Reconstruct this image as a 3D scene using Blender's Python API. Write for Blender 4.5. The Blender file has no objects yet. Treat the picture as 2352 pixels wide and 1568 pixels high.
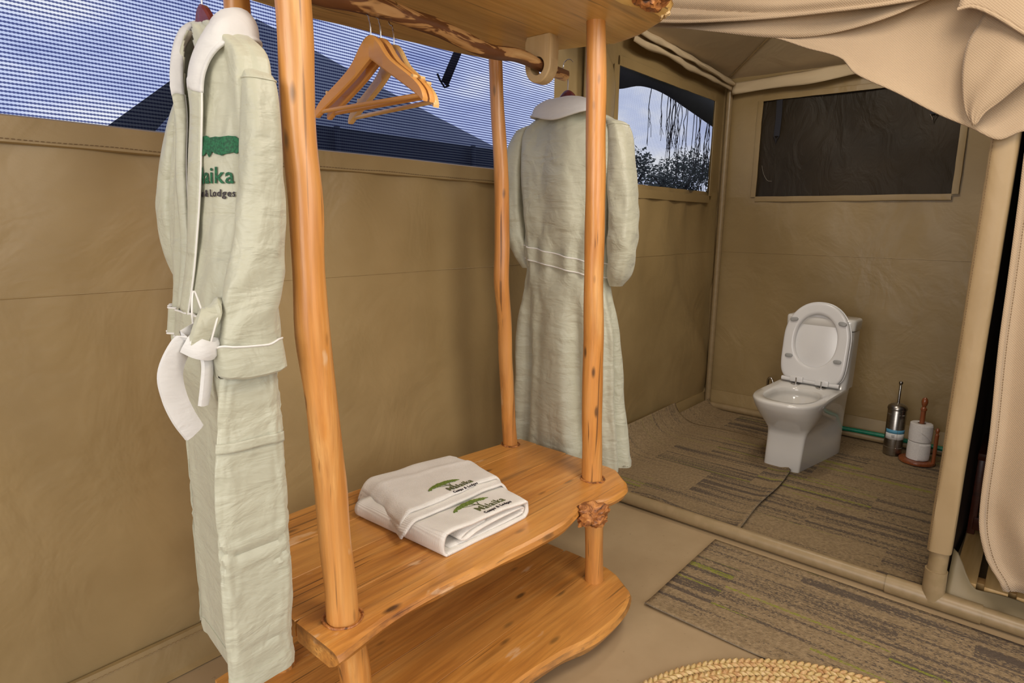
import bpy, bmesh, math, random
from mathutils import Vector, Matrix, noise
random.seed(7)
PI = math.pi
SC = bpy.context.scene
COL = SC.collection

# ------------------------------------------------------------------ camera
cam = bpy.data.cameras.new('camera'); cam.lens = 21.978; cam.sensor_width = 36.0; cam.clip_start = 0.02; cam.clip_end = 500
co = bpy.data.objects.new('camera', cam); COL.objects.link(co)
co.matrix_world = Matrix(((0.651, 0.135, -0.747, 0), (-0.759, 0.131, -0.637, 0), (0.012, 0.982, 0.188, 1.30), (0, 0, 0, 1)))
loc, rq, sc_ = co.matrix_world.decompose(); co.matrix_world = Matrix.Translation(loc) @ rq.normalized().to_matrix().to_4x4()
SC.camera = co

# ------------------------------------------------------------------ world sky with broken cloud
w = bpy.data.worlds.new('sky'); SC.world = w; w.use_nodes = True
nt = w.node_tree; nt.nodes.clear()
def wn(t, **k):
    n = nt.nodes.new(t)
    for a, b in k.items(): setattr(n, a, b)
    return n
tc = wn('ShaderNodeTexCoord'); mp = wn('ShaderNodeMapping'); mp.inputs['Scale'].default_value = (1.0, 1.0, 2.2)
nz = wn('ShaderNodeTexNoise'); nz.inputs['Scale'].default_value = 4.2; nz.inputs['Detail'].default_value = 7; nz.inputs['Roughness'].default_value = .55
rp = wn('ShaderNodeValToRGB'); rp.color_ramp.elements[0].position = .34; rp.color_ramp.elements[1].position = .60
rp.color_ramp.elements[0].color = (.43, .50, .76, 1); rp.color_ramp.elements[1].color = (1.0, 1.0, 1.0, 1)
e = rp.color_ramp.elements.new(.5); e.color = (.72, .78, .96, 1)
bg = wn('ShaderNodeBackground'); bg.inputs['Strength'].default_value = 1.05
wo = wn('ShaderNodeOutputWorld')
for a, b in ((tc.outputs['Generated'], mp.inputs['Vector']), (mp.outputs[0], nz.inputs['Vector']), (nz.outputs['Fac'], rp.inputs['Fac']), (rp.outputs['Color'], bg.inputs['Color']), (bg.outputs[0], wo.inputs['Surface'])): nt.links.new(a, b)

# ------------------------------------------------------------------ lights: daylight from the open tent front, plus added unseen fills
def area(name, loc, target, sx, sy, power, col):
    l = bpy.data.lights.new(name, 'AREA'); l.shape = 'RECTANGLE'; l.size = sx; l.size_y = sy; l.energy = power; l.color = col
    o = bpy.data.objects.new(name, l); COL.objects.link(o); o.location = loc
    o.rotation_euler = (Vector(target) - Vector(loc)).to_track_quat('-Z', 'Y').to_euler(); return o
area('left_side_fill', (-2.2, .25, 1.65), (3.5, .75, .8), 1.7, 1.9, 58, (1.0, .94, .86))  # added fill from behind the camera, placed to reach the toilet
area('tent_front_daylight', (.2, -2.4, 1.8), (1.4, 1.4, .9), 2.2, 1.8, 44, (1.0, .95, .88))
area('overhead_fill', (1.1, -.1, 2.45), (2.2, 1.2, .6), .6, .6, 22, (1.0, .90, .78))  # added soft key light overhead, no lamp fixture exists
area('toilet_fill', (2.95, .95, 2.42), (3.7, .9, .3), .35, .35, 12, (1.0, .90, .76))  # added fill to brighten the toilet corner, not a real lamp
SC.view_settings.view_transform = 'Standard'; SC.view_settings.look = 'None'
SC.view_settings.exposure = 0.0; SC.view_settings.gamma = 1.0; SC.view_settings.use_curve_mapping = False

# ------------------------------------------------------------------ materials
class NT:
    def __init__(s, name):
        s.m = bpy.data.materials.new(name); s.m.use_nodes = True; s.t = s.m.node_tree; s.b = s.t.nodes['Principled BSDF']; s.out = s.t.nodes['Material Output']
    def n(s, t, ins=None, **k):
        n = s.t.nodes.new(t)
        for a, b in k.items(): setattr(n, a, b)
        for a, b in (ins or {}).items():
            if hasattr(b, 'is_output'): s.t.links.new(b, n.inputs[a])
            else: n.inputs[a].default_value = b
        return n
    def l(s, a, b): s.t.links.new(a, b)
    def coord(s, scale=(1, 1, 1), rnd=False, kind='Object', rot=(0, 0, 0)):
        c = s.n('ShaderNodeTexCoord'); v = c.outputs[kind]
        if rnd:
            oi = s.n('ShaderNodeObjectInfo'); mu = s.n('ShaderNodeMath', {0: oi.outputs['Random'], 1: 37.0}, operation='MULTIPLY')
            v = s.n('ShaderNodeVectorMath', {0: v, 1: mu.outputs[0]}, operation='ADD').outputs[0]
        return s.n('ShaderNodeMapping', {'Vector': v, 'Scale': scale, 'Rotation': rot}).outputs[0]
    def noise(s, vec, scale, detail=3, rough=.5, dist=0):
        return s.n('ShaderNodeTexNoise', {'Vector': vec, 'Scale': scale, 'Detail': detail, 'Roughness': rough, 'Distortion': dist}).outputs['Fac']
    def ramp(s, fac, stops, interp='LINEAR'):
        r = s.n('ShaderNodeValToRGB', {'Fac': fac}); cr = r.color_ramp; cr.interpolation = interp
        while len(cr.elements) < len(stops): cr.elements.new(.5)
        for e_, (p, c) in zip(cr.elements, stops): e_.position = p; e_.color = (*c, 1) if len(c) == 3 else c
        return r.outputs['Color']
    def mix(s, fac, a, b, mode='MIX'):
        n = s.n('ShaderNodeMix', data_type='RGBA', blend_type=mode)
        for i, v in ((0, fac), (6, a), (7, b)):
            if hasattr(v, 'is_output'): s.l(v, n.inputs[i])
            else: n.inputs[i].default_value = v if i == 0 else (*v, 1)
        return n.outputs[2]
    def math(s, op, a, b=0.0, c=0.0):
        return s.n('ShaderNodeMath', {0: a, 1: b, 2: c}, operation=op).outputs[0]
    def bump(s, h, strength=.3, dist=.01, prev=None):
        n = s.n('ShaderNodeBump', {'Height': h, 'Strength': strength, 'Distance': dist})
        if prev: s.l(prev, n.inputs['Normal'])
        return n.outputs[0]
    def fin(s, color=None, rough=.6, normal=None, **k):
        b = s.b
        def put(key, v):
            if hasattr(v, 'is_output'): s.l(v, b.inputs[key])
            else: b.inputs[key].default_value = (*v, 1) if isinstance(v, tuple) and len(v) == 3 else v
        if color is not None: put('Base Color', color)
        put('Roughness', rough)
        if normal: put('Normal', normal)
        for a, v in k.items(): put(a.replace('_', ' '), v)
        return s.m

def canvas_mat(name, col, col2, rough=.5, wr=.25, weave=.06, spec=.5):
    m = NT(name); c = m.coord()
    big = m.noise(c, 1.7, 4, .55); f = m.ramp(big, [(.3, col2), (.7, col)])
    st = m.noise(c, 9, 4, .6); f2 = m.mix(m.ramp(st, [(.45, (0, 0, 0)), (.8, (.35, .35, .35))]), f, col2)
    cw = m.coord((2.6, 2.6, 2.0), rot=(0, .5, .3)); wv = m.noise(cw, 1.5, 4, .5, .8)
    n1 = m.bump(m.noise(m.coord((5, 5, 9), rot=(.2, .3, 0)), 1.3, 3, .5, 1.2), wr * .25, .02, m.bump(wv, wr * .8, .05))
    n2 = m.bump(m.noise(m.coord((1, 1, 1)), 700, 1), weave, .002, n1)
    return m.fin(f2, rough, n2, Specular_IOR_Level=spec)
MAT = {}
MAT['canvas'] = canvas_mat('khaki_canvas', (.35, .248, .112), (.265, .182, .076), .43, .30)
MAT['canvas_pale'] = canvas_mat('pale_khaki_canvas', (.37, .262, .135), (.31, .215, .105), .5, .2)
MAT['roof'] = canvas_mat('roof_canvas', (.60, .475, .31), (.52, .41, .26), .7, .15)
MAT['fly'] = canvas_mat('dark_fly_canvas', (.035, .03, .02), (.02, .018, .012), .6, .1)
MAT['dark'] = canvas_mat('shade_brown_canvas', (.05, .03, .02), (.03, .018, .012), .6, .1)  # shower canvas: the cubicle's shade is put into this dark colour
MAT['lip'] = canvas_mat('grey_khaki_pvc', (.27, .205, .11), (.22, .165, .085), .5, .2)

def floor_mat():
    m = NT('tan_pvc_floor'); c = m.coord()
    f = m.ramp(m.noise(c, 2.2, 5, .6), [(.3, (.345, .245, .135)), (.7, (.44, .325, .19))])
    d = m.noise(c, 60, 2, .5); f = m.mix(m.ramp(d, [(.70, (0, 0, 0)), (.76, (.4, .4, .4))]), f, (.16, .10, .05))
    return m.fin(f, .42, m.bump(m.noise(c, 3.5, 4), .12, .03))
MAT['floor'] = floor_mat()

def curtain_mat():
    m = NT('beige_waffle_curtain'); c = m.coord((1, 1, 1))
    sx = m.n('ShaderNodeSeparateXYZ', {0: c})
    a = m.math('SINE', m.math('MULTIPLY', sx.outputs['Y'], 900)); b = m.math('SINE', m.math('MULTIPLY', sx.outputs['Z'], 900))
    h = m.math('MULTIPLY', a, b)
    f = m.ramp(m.noise(c, 3, 3), [(.3, (.41, .298, .187)), (.7, (.475, .35, .223))])
    f = m.mix(.12, f, m.ramp(h, [(.2, (.35, .25, .15)), (.8, (.75, .6, .44))]))
    return m.fin(f, .75, m.bump(h, .25, .002), Sheen_Weight=.2)
MAT['curtain'] = curtain_mat()

def wood_mat(name, lo, mid, hi, dark, axis='X', rough=.36, streak=.5, rnd=True, coat=.25, fine=1.0, spots=False, edge=False):
    m = NT(name)
    s1 = {'X': (.9, 9, 9), 'Z': (9, 9, .8), 'Y': (9, .9, 9)}[axis]; s2 = {'X': (3, 60, 60), 'Z': (60, 60, 3), 'Y': (60, 3, 60)}[axis]
    c1 = m.coord(s1, rnd); g = m.noise(c1, 1.6, 5, .6, 1.2)
    f = m.ramp(g, [(.22, lo), (.5, mid), (.78, hi)])
    c2 = m.coord(s2, rnd); g2 = m.noise(c2, 1.4 * fine, 4, .6)
    f = m.mix(m.ramp(g2, [(.42, (0, 0, 0)), (.75, (streak,) * 3)]), f, dark)
    c3 = m.coord(tuple(v * .55 for v in s1), rnd); kn = m.noise(c3, 2.3, 2, .5)
    f = m.mix(m.ramp(kn, [(.655, (0, 0, 0)), (.74, (.75, .75, .75))]), f, tuple(v * .45 for v in dark))
    ln = m.noise(m.coord(tuple(v * (1.6 if v > 5 else .45) for v in s2), rnd), 1.0, 2, .4)
    if streak > .3: f = m.mix(m.ramp(ln, [(.66, (0, 0, 0)), (.71, (.8, .8, .8))]), f, tuple(v * .35 for v in dark))
    if spots:
        vc = m.coord((19, 19, 6.5) if axis == 'Z' else (5, 15, 15), rnd); vo = m.n('ShaderNodeTexVoronoi', {'Vector': vc, 'Scale': 1.0, 'Randomness': 1.0})
        f = m.mix(m.ramp(vo.outputs['Distance'], [(.07, (.9, .9, .9)), (.16, (0, 0, 0))]), f, tuple(v * .25 for v in dark))
        sc = m.noise(m.coord((14, 14, 4) if axis == 'Z' else (4, 14, 14), rnd), 1.0, 4, .6)
        f = m.mix(m.ramp(sc, [(.66, (0, 0, 0)), (.70, (.7, .7, .7))]), f, (.70, .46, .26))
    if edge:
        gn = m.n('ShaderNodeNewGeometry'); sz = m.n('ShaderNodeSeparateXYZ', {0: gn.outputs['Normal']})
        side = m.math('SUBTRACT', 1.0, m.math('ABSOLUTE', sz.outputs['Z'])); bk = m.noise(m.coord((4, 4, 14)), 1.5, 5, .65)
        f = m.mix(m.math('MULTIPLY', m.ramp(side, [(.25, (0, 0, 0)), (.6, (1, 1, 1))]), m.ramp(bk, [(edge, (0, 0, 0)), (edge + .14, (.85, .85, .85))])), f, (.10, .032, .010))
    bl = m.noise(m.coord((2.2, 2.2, 2.2), rnd), 1.0, 3); f = m.mix(m.ramp(bl, [(.35, (.0, .0, .0)), (.75, (.45, .45, .45))]), f, hi)
    nrm = m.bump(g2, .18, .004, m.bump(g, .15, .008))
    return m.fin(f, m.math('MULTIPLY_ADD', g2, .25, rough - .1), nrm, Coat_Weight=coat, Coat_Roughness=.3)
MAT['bench'] = wood_mat('varnished_bench_wood', (.35, .115, .016), (.57, .235, .042), (.70, .36, .095), (.18, .052, .008), 'X', .34, .55, spots=True, edge=.48)
MAT['bench_low'] = wood_mat('varnished_base_wood', (.35, .115, .016), (.57, .235, .042), (.70, .36, .095), (.18, .052, .008), 'X', .34, .55, spots=True, edge=.40)
MAT['topwood'] = wood_mat('top_shelf_wood', (.50, .27, .06), (.66, .40, .115), (.78, .54, .20), (.24, .10, .022), 'X', .42, .4, edge=.48)
MAT['log'] = wood_mat('peeled_log_wood', (.42, .14, .022), (.61, .25, .050), (.73, .40, .135), (.24, .07, .012), 'Z', .32, .5, True, .35, spots=True)
MAT['ringwood'] = wood_mat('pale_bracket_wood', (.46, .30, .13), (.55, .38, .18), (.62, .46, .25), (.35, .2, .08), 'Z', .55, .25, True, 0)
MAT['hangerwood'] = wood_mat('hanger_wood', (.60, .25, .055), (.66, .30, .075), (.72, .37, .11), (.45, .16, .03), 'Y', .28, .22, True, .4, .6)
MAT['hangerpale'] = wood_mat('pale_hanger_wood', (.66, .40, .13), (.72, .45, .17), (.78, .52, .22), (.5, .26, .08), 'Y', .28, .2, True, .4, .6)
MAT['maroon'] = wood_mat('maroon_hanger_wood', (.10, .012, .014), (.13, .018, .02), (.17, .03, .03), (.06, .008, .008), 'Y', .25, .3, True, .5)
MAT['darkred'] = wood_mat('dark_red_wood', (.055, .012, .006), (.08, .018, .008), (.10, .025, .012), (.03, .006, .004), 'Y', .3, .3)
MAT['rollwood'] = wood_mat('red_brown_turned_wood', (.17, .04, .012), (.24, .06, .018), (.32, .10, .03), (.08, .02, .006), 'Z', .25, .5, True, .5)
MAT['pine'] = wood_mat('pine_slat_wood', (.62, .36, .11), (.72, .45, .17), (.80, .55, .25), (.45, .22, .06), 'X', .5, .3)
def bark_mat():
    m = NT('mottled_bark'); c = m.coord((2.2, 9, 9)); g = m.noise(c, 2.1, 4, .6, .8)
    f = m.ramp(g, [(.30, (.62, .38, .16)), (.43, (.50, .27, .10)), (.455, (.15, .055, .018)), (.8, (.085, .03, .01))])
    return m.fin(f, .45, m.bump(g, .4, .006))
MAT['bark'] = bark_mat()
def burl_mat():
    m = NT('burl_wood'); c = m.coord(); g = m.noise(c, 22, 5, .6, 2.5)
    f = m.ramp(g, [(.35, (.05, .018, .006)), (.48, (.34, .12, .03)), (.65, (.58, .25, .07))])
    return m.fin(f, .45, m.bump(g, .6, .01))
MAT['burl'] = burl_mat()
def robe_mat(name, c1, c2, rough=.5, sheen=.25, wr=.46):
    m = NT(name); c = m.coord()
    f = m.ramp(m.noise(c, 6, 3), [(.3, c2), (.7, c1)])
    cr = m.coord((5, 5, 16), rot=(.25, .1, 0)); g = m.noise(cr, 1.5, 4, .5, .5)
    g2 = m.noise(m.coord((9, 9, 9)), 1.7, 3, .5, .9)
    n = m.bump(g2, wr * .7, .02, m.bump(g, wr, .02))
    n = m.bump(m.noise(c, 900, 1), .05, .001, n)
    return m.fin(f, rough, n, Sheen_Weight=sheen)
MAT['robe'] = robe_mat('sage_robe_cotton', (.50, .495, .375), (.44, .437, .33), .47)
MAT['robe_in'] = robe_mat('sage_robe_lining', (.30, .30, .21), (.27, .27, .19), .6)
MAT['robewhite'] = robe_mat('white_terry_lining', (.69, .68, .655), (.62, .61, .59), .8, .3, .25)
MAT['piping'] = robe_mat('white_piping', (.78, .76, .72), (.74, .72, .68), .6, .1, .1)
def towel_mat(name, waffle):
    m = NT(name); c = m.coord()
    if waffle:
        sx = m.n('ShaderNodeSeparateXYZ', {0: m.coord(rot=(0, 0, .785))})
        h = m.math('MULTIPLY', m.math('SINE', m.math('MULTIPLY', sx.outputs['X'], 1100)), m.math('SINE', m.math('MULTIPLY', sx.outputs['Y'], 1100)))
    else: h = m.noise(c, 330, 2, .6)
    f = m.ramp(m.noise(c, 15, 3), [(.3, (.78, .74, .67)), (.7, (.85, .81, .74))])
    n = m.bump(h, .35 if waffle else .7, .003)
    return m.fin(f, .9, n, Sheen_Weight=.3)
MAT['waffle'] = towel_mat('white_waffle_towel', True); MAT['terry'] = towel_mat('white_terry_towel', False)
def plain(name, col, rough=.5, **k): return NT(name).fin(col, rough, None, **k)
def speck(name, col, col2, scale, rough=.5, **k):
    m = NT(name); f = m.ramp(m.noise(m.coord(), scale, 3), [(.42, col2), (.58, col)]); return m.fin(f, rough, m.bump(m.noise(m.coord(), scale * 2, 2), .1, .002), **k)
MAT['thread_green'] = speck('green_embroidery', (.20, .27, .035), (.09, .15, .02), 260, .7)
MAT['thread_olive'] = speck('olive_embroidery', (.17, .19, .05), (.05, .05, .04), 420, .7)
MAT['thread_dark'] = speck('dark_embroidery', (.045, .035, .04), (.03, .025, .03), 300, .7)
MAT['thread_emerald'] = speck('emerald_embroidery', (.012, .13, .05), (.008, .07, .03), 260, .7)
MAT['stitch'] = plain('brown_stitching', (.13, .075, .03), .8)
MAT['ceramic'] = speck('white_ceramic', (.66, .64, .60), (.64, .62, .58), 3, .1, Coat_Weight=.3)
MAT['plastic'] = speck('white_seat_plastic', (.70, .69, .68), (.68, .67, .66), 3, .22)
MAT['greyrubber'] = speck('grey_rubber', (.33, .33, .32), (.30, .30, .29), 40, .6)
MAT['chrome'] = plain('chrome_steel', (.62, .60, .57), .18, Metallic=1.0)
def brushed():
    m = NT('brushed_steel'); g = m.noise(m.coord((40, 40, 600)), 1, 2); return m.fin(m.ramp(g, [(.3, (.30, .28, .25)), (.7, (.42, .40, .37))]), .28, m.bump(g, .05, .001), Metallic=1.0)
MAT['steel'] = brushed()
MAT['paper'] = speck('tissue_paper', (.74, .71, .68), (.70, .67, .64), 120, .9)
MAT['card'] = plain('cardboard_core', (.25, .17, .10), .8)
MAT['lblwhite'] = plain('white_label', (.68, .68, .66), .5); MAT['lblblue'] = plain('blue_label', (.10, .33, .50), .5); MAT['lblgrey'] = plain('grey_print', (.22, .22, .22), .6)
MAT['hose'] = speck('green_hose_rubber', (.0, .20, .11), (.0, .15, .08), 90, .35)
MAT['pipe'] = speck('khaki_painted_pipe', (.31, .22, .115), (.28, .20, .10), 30, .38)
MAT['tentwall'] = canvas_mat('neighbour_tent_canvas', (.045, .055, .075), (.035, .04, .055), .8, .1)
MAT['tentroof'] = canvas_mat('neighbour_tent_roof', (.20, .22, .27), (.15, .17, .21), .8, .1)
MAT['leaf'] = speck('acacia_leaf', (.035, .045, .03), (.02, .03, .02), 20, .7)
MAT['twig'] = plain('dry_twig', (.025, .022, .02), .8)
MAT['ground'] = speck('dry_grass_ground', (.22, .18, .10), (.14, .13, .06), 3, .9)

def net_mat(name, period, rib_tint, gap_tint, wmin=.42, axis='Z', fine=True):
    """insect netting: real ribs of dark thread let part of the light through"""
    m = NT(name); sx = m.n('ShaderNodeSeparateXYZ', {0: m.coord()})
    s = m.math('SINE', m.math('MULTIPLY', sx.outputs[axis], 2 * PI / period))
    other = 'X' if axis == 'Z' else 'Z'
    s2 = m.math('SINE', m.math('MULTIPLY', sx.outputs[other], 2 * PI / (period * .8)))
    fac = m.math('MULTIPLY_ADD', s2, .18, m.math('MULTIPLY_ADD', s, .5, .5))
    col = m.ramp(fac, [(wmin - .22, rib_tint), (wmin + .22, gap_tint)])
    tr = m.n('ShaderNodeBsdfTransparent', {'Color': col})
    df = m.n('ShaderNodeBsdfDiffuse', {'Color': (.05, .06, .13, 1)})
    ad = m.n('ShaderNodeMixShader', {0: .10, 1: tr.outputs[0], 2: df.outputs[0]})
    m.l(ad.outputs[0], m.out.inputs['Surface']); return m.m
MAT['net1'] = net_mat('ribbed_insect_net', .0092, (.10, .12, .28), (.86, .90, 1.0))
MAT['net2'] = net_mat('fine_insect_net', .006, (.42, .44, .50), (.88, .90, .96), axis='X')
def darknet():
    m = NT('dark_window_net'); c = m.coord((1, 1.6, .8)); g = m.noise(c, 5, 4, .55, 1.0)
    sx = m.n('ShaderNodeSeparateXYZ', {0: m.coord()})
    r = m.math('SINE', m.math('MULTIPLY', sx.outputs['Y'], 1300))
    f = m.ramp(m.noise(m.coord(), 2.2, 3), [(.3, (.018, .012, .005)), (.7, (.036, .024, .011))])
    return m.fin(f, .5, m.bump(r, .12, .001, m.bump(g, .3, .04)), Specular_IOR_Level=.22)
MAT['darknet'] = darknet()
MAT['strap'] = plain('black_webbing', (.012, .012, .02), .7)

def carpet_mat():
    m = NT('striped_carpet'); sx = m.n('ShaderNodeSeparateXYZ', {0: m.coord()})
    X, Y = sx.outputs['X'], sx.outputs['Y']
    row = m.math('FLOOR', m.math('MULTIPLY', X, 3.6)); blk = m.math('FLOOR', m.math('ADD', m.math('MULTIPLY', Y, 1.9), m.math('MULTIPLY', row, .37)))
    cb = m.n('ShaderNodeCombineXYZ', {0: row, 1: blk, 2: 0.0})
    wn_ = m.n('ShaderNodeTexWhiteNoise', {0: cb.outputs[0]}, noise_dimensions='3D').outputs['Value']
    off = m.math('MULTIPLY', wn_, 40.0)
    v = m.n('ShaderNodeCombineXYZ', {0: m.math('ADD', X, off), 1: Y, 2: off}).outputs[0]
    st = m.noise(m.n('ShaderNodeMapping', {'Vector': v, 'Scale': (29, .9, 1)}).outputs[0], 1, 3, .65)
    fine = m.noise(m.coord((215, 105, 80)), 1, 2, .75)
    dk = m.math('ADD', m.math('MULTIPLY_ADD', st, 2.6, -1.33), m.math('MULTIPLY_ADD', fine, 1.6, -.72))
    dk = m.math('ADD', dk, m.math('MULTIPLY_ADD', wn_, .5, -.28))
    base = m.ramp(m.noise(m.coord((80, 80, 80)), 1, 2), [(.3, (.215, .148, .075)), (.7, (.335, .24, .13))])
    f = m.mix(m.ramp(dk, [(.12, (0, 0, 0)), (.30, (.92, .92, .92))]), base, (.085, .062, .045))
    lm = m.noise(m.n('ShaderNodeMapping', {'Vector': v, 'Scale': (30, .6, 3), 'Location': (3, 7, 1)}).outputs[0], 1, 1, .5)
    lf = m.math('MULTIPLY', m.ramp(lm, [(.665, (0, 0, 0)), (.70, (1, 1, 1))]), m.ramp(fine, [(.40, (0, 0, 0)), (.52, (.9, .9, .9))]))
    f = m.mix(lf, f, (.25, .26, .025))
    return m.fin(f, .95, m.bump(fine, .8, .006))
MAT['carpet'] = carpet_mat()
MAT['carpetedge'] = plain('pale_carpet_backing', (.24, .21, .17), .9)
def straw():
    m = NT('straw_braid'); oi = m.noise(m.coord(), 45, 2, .6)
    f = m.ramp(oi, [(.3, (.42, .22, .08)), (.45, (.58, .37, .16)), (.55, (.50, .36, .13)), (.7, (.70, .50, .27))])
    return m.fin(f, .5, m.bump(m.noise(m.coord(), 420, 2), .3, .002))
MAT['straw'] = straw()

# ------------------------------------------------------------------ geometry helpers
def mesh(name, V, F, smooth=True, angle=None):
    me = bpy.data.meshes.new(name); me.from_pydata([tuple(v) for v in V], [], F); me.update()
    if smooth: me.polygons.foreach_set('use_smooth', [True] * len(me.polygons))
    if angle is not None and smooth:
        bm = bmesh.new(); bm.from_mesh(me)
        for e_ in bm.edges:
            if len(e_.link_faces) == 2 and e_.calc_face_angle(0) > math.radians(angle): e_.smooth = False
        bm.to_mesh(me); bm.free()
    return me
def fixn(me):
    bm = bmesh.new(); bm.from_mesh(me); bmesh.ops.recalc_face_normals(bm, faces=bm.faces); bm.to_mesh(me); bm.free()
PM = {}
def thing(name, label, cat, loc=(0, 0, 0), rotz=0, group=None):
    o = bpy.data.objects.new(name, None); COL.objects.link(o); o.empty_display_size = .05
    o.location = loc; o.rotation_euler = (0, 0, rotz); o['label'] = label; o['category'] = cat
    if group: o['group'] = group
    PM[o] = Matrix.Translation(loc) @ Matrix.Rotation(rotz, 4, 'Z'); return o
def tag(o, label, cat, group=None):
    o['label'] = label; o['category'] = cat
    if group: o['group'] = group
    return o
def obj(name, VF, mat, parent=None, smooth=True, angle=40, world=True, rec=True, solid=0, label=None, weld=False):
    me = mesh(name, VF[0], VF[1], smooth, angle)
    if weld:
        bm = bmesh.new(); bm.from_mesh(me); bmesh.ops.remove_doubles(bm, verts=bm.verts[:], dist=1e-5); bm.to_mesh(me); bm.free()
    if rec: fixn(me)
    o = bpy.data.objects.new(name, me); COL.objects.link(o)
    if mat: me.materials.append(MAT[mat] if isinstance(mat, str) else mat)
    if parent:
        o.parent = parent
        if world and parent in PM: o.matrix_parent_inverse = PM[parent].inverted()
        if parent in PM: PM[o] = PM[parent] if not world else Matrix.Identity(4)
    if solid:
        md = o.modifiers.new('thickness', 'SOLIDIFY'); md.thickness = solid; md.offset = 0
    if label: o['label'] = label
    return o
def struct(name, *a, **k):
    o = obj(name, *a, **k); o['kind'] = 'structure'; return o
def join(*parts):
    V, F = [], []
    for v, f in parts:
        n = len(V); V += list(v); F += [tuple(i + n for i in q) for q in f]
    return V, F
def box(x0, x1, y0, y1, z0, z1):
    V = [(x, y, z) for x in (x0, x1) for y in (y0, y1) for z in (z0, z1)]
    return V, [(0, 1, 3, 2), (4, 6, 7, 5), (0, 4, 5, 1), (2, 3, 7, 6), (0, 2, 6, 4), (1, 5, 7, 3)]
def bbox(x0, x1, y0, y1, z0, z1, b=.004):
    V, F = box(x0, x1, y0, y1, z0, z1); bm = bmesh.new(); vs = [bm.verts.new(v) for v in V]
    for f in F: bm.faces.new([vs[i] for i in f])
    bmesh.ops.bevel(bm, geom=bm.edges[:], offset=b, segments=2, affect='EDGES', profile=.5)
    bm.verts.index_update(); r = ([tuple(v.co) for v in bm.verts], [tuple(v.index for v in f.verts) for f in bm.faces]); bm.free(); return r
def lerp(a, b, t): return a + (b - a) * t
def sstep(a, b, x):
    t = max(0, min(1, (x - a) / (b - a))); return t * t * (3 - 2 * t)
def interp(keys, x):
    """keys sorted by first entry; smooth (catmull-like cubic) interpolation of the rest"""
    n = len(keys)
    if x <= keys[0][0]: return keys[0][1:]
    if x >= keys[-1][0]: return keys[-1][1:]
    for i in range(n - 1):
        if keys[i][0] <= x <= keys[i + 1][0]: break
    a, b = keys[i], keys[i + 1]; h = b[0] - a[0]; t = (x - a[0]) / h; out = []
    for j in range(1, len(a)):
        def slope(k):
            if k <= 0 or k >= n - 1: return 0 if n < 3 else ((keys[1][j] - keys[0][j]) / (keys[1][0] - keys[0][0]) if k <= 0 else (keys[-1][j] - keys[-2][j]) / (keys[-1][0] - keys[-2][0]))
            return (keys[k + 1][j] - keys[k - 1][j]) / (keys[k + 1][0] - keys[k - 1][0])
        m0, m1 = slope(i) * h, slope(i + 1) * h
        out.append((2 * t**3 - 3 * t**2 + 1) * a[j] + (t**3 - 2 * t**2 + t) * m0 + (-2 * t**3 + 3 * t**2) * b[j] + (t**3 - t**2) * m1)
    return out
def curve(pts, n):
    """resample a polyline of vectors smoothly to n points"""
    keys = [(i, *p) for i, p in enumerate(pts)]
    return [Vector(interp(keys, (len(pts) - 1) * k / (n - 1))) for k in range(n)]
def tube(path, rad, seg=12, cap=True, lump=0, freq=8, seed=0):
    P = [Vector(p) for p in path]; n = len(P); V, F = [], []
    R = rad if isinstance(rad, (list, tuple)) else [rad] * n
    T0 = (P[1] - P[0]).normalized(); U = T0.orthogonal().normalized()
    for i in range(n):
        T = (P[min(i + 1, n - 1)] - P[max(i - 1, 0)]).normalized(); U = (U - T * U.dot(T)).normalized(); W = T.cross(U)
        for k in range(seg):
            a = 2 * PI * k / seg; r = R[i]; d = U * math.cos(a) + W * math.sin(a)
            if lump: r *= 1 + lump * noise.noise((P[i] * freq + d * 1.1 + Vector((seed * 7.3, 0, 0))))
            V.append(P[i] + d * r)
    for i in range(n - 1):
        for k in range(seg): F.append((i * seg + k, i * seg + (k + 1) % seg, (i + 1) * seg + (k + 1) % seg, (i + 1) * seg + k))
    if cap: F.append(tuple(range(seg))); F.append(tuple(range((n - 1) * seg, n * seg)))
    return V, F
def lathe(prof, c=(0, 0, 0), seg=32):
    V, F = [], []; n = len(prof)
    for r, z in prof:
        for k in range(seg): a = 2 * PI * k / seg; V.append((c[0] + r * math.cos(a), c[1] + r * math.sin(a), c[2] + z))
    for i in range(n - 1):
        for k in range(seg): F.append((i * seg + k, i * seg + (k + 1) % seg, (i + 1) * seg + (k + 1) % seg, (i + 1) * seg + k))
    if prof[0][0] > 1e-5: F.append(tuple(range(seg)))
    if prof[-1][0] > 1e-5: F.append(tuple(range((n - 1) * seg, n * seg)))
    return V, F
def grid(nu, nv, fn, skip=None):
    V = [fn(i / (nu - 1), j / (nv - 1)) for j in range(nv) for i in range(nu)]; F = []
    for j in range(nv - 1):
        for i in range(nu - 1):
            if skip and skip((i + .5) / (nu - 1), (j + .5) / (nv - 1)): continue
            F.append((j * nu + i, j * nu + i + 1, (j + 1) * nu + i + 1, (j + 1) * nu + i))
    return V, F
def loft(secs, closed=True, cap=True):
    n = len(secs[0]); V = [p for s in secs for p in s]; F = []
    for i in range(len(secs) - 1):
        for k in range(n if closed else n - 1): F.append((i * n + k, i * n + (k + 1) % n, (i + 1) * n + (k + 1) % n, (i + 1) * n + k))
    if cap: F.append(tuple(range(n))); F.append(tuple(range((len(secs) - 1) * n, len(secs) * n)))
    return V, F
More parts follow.
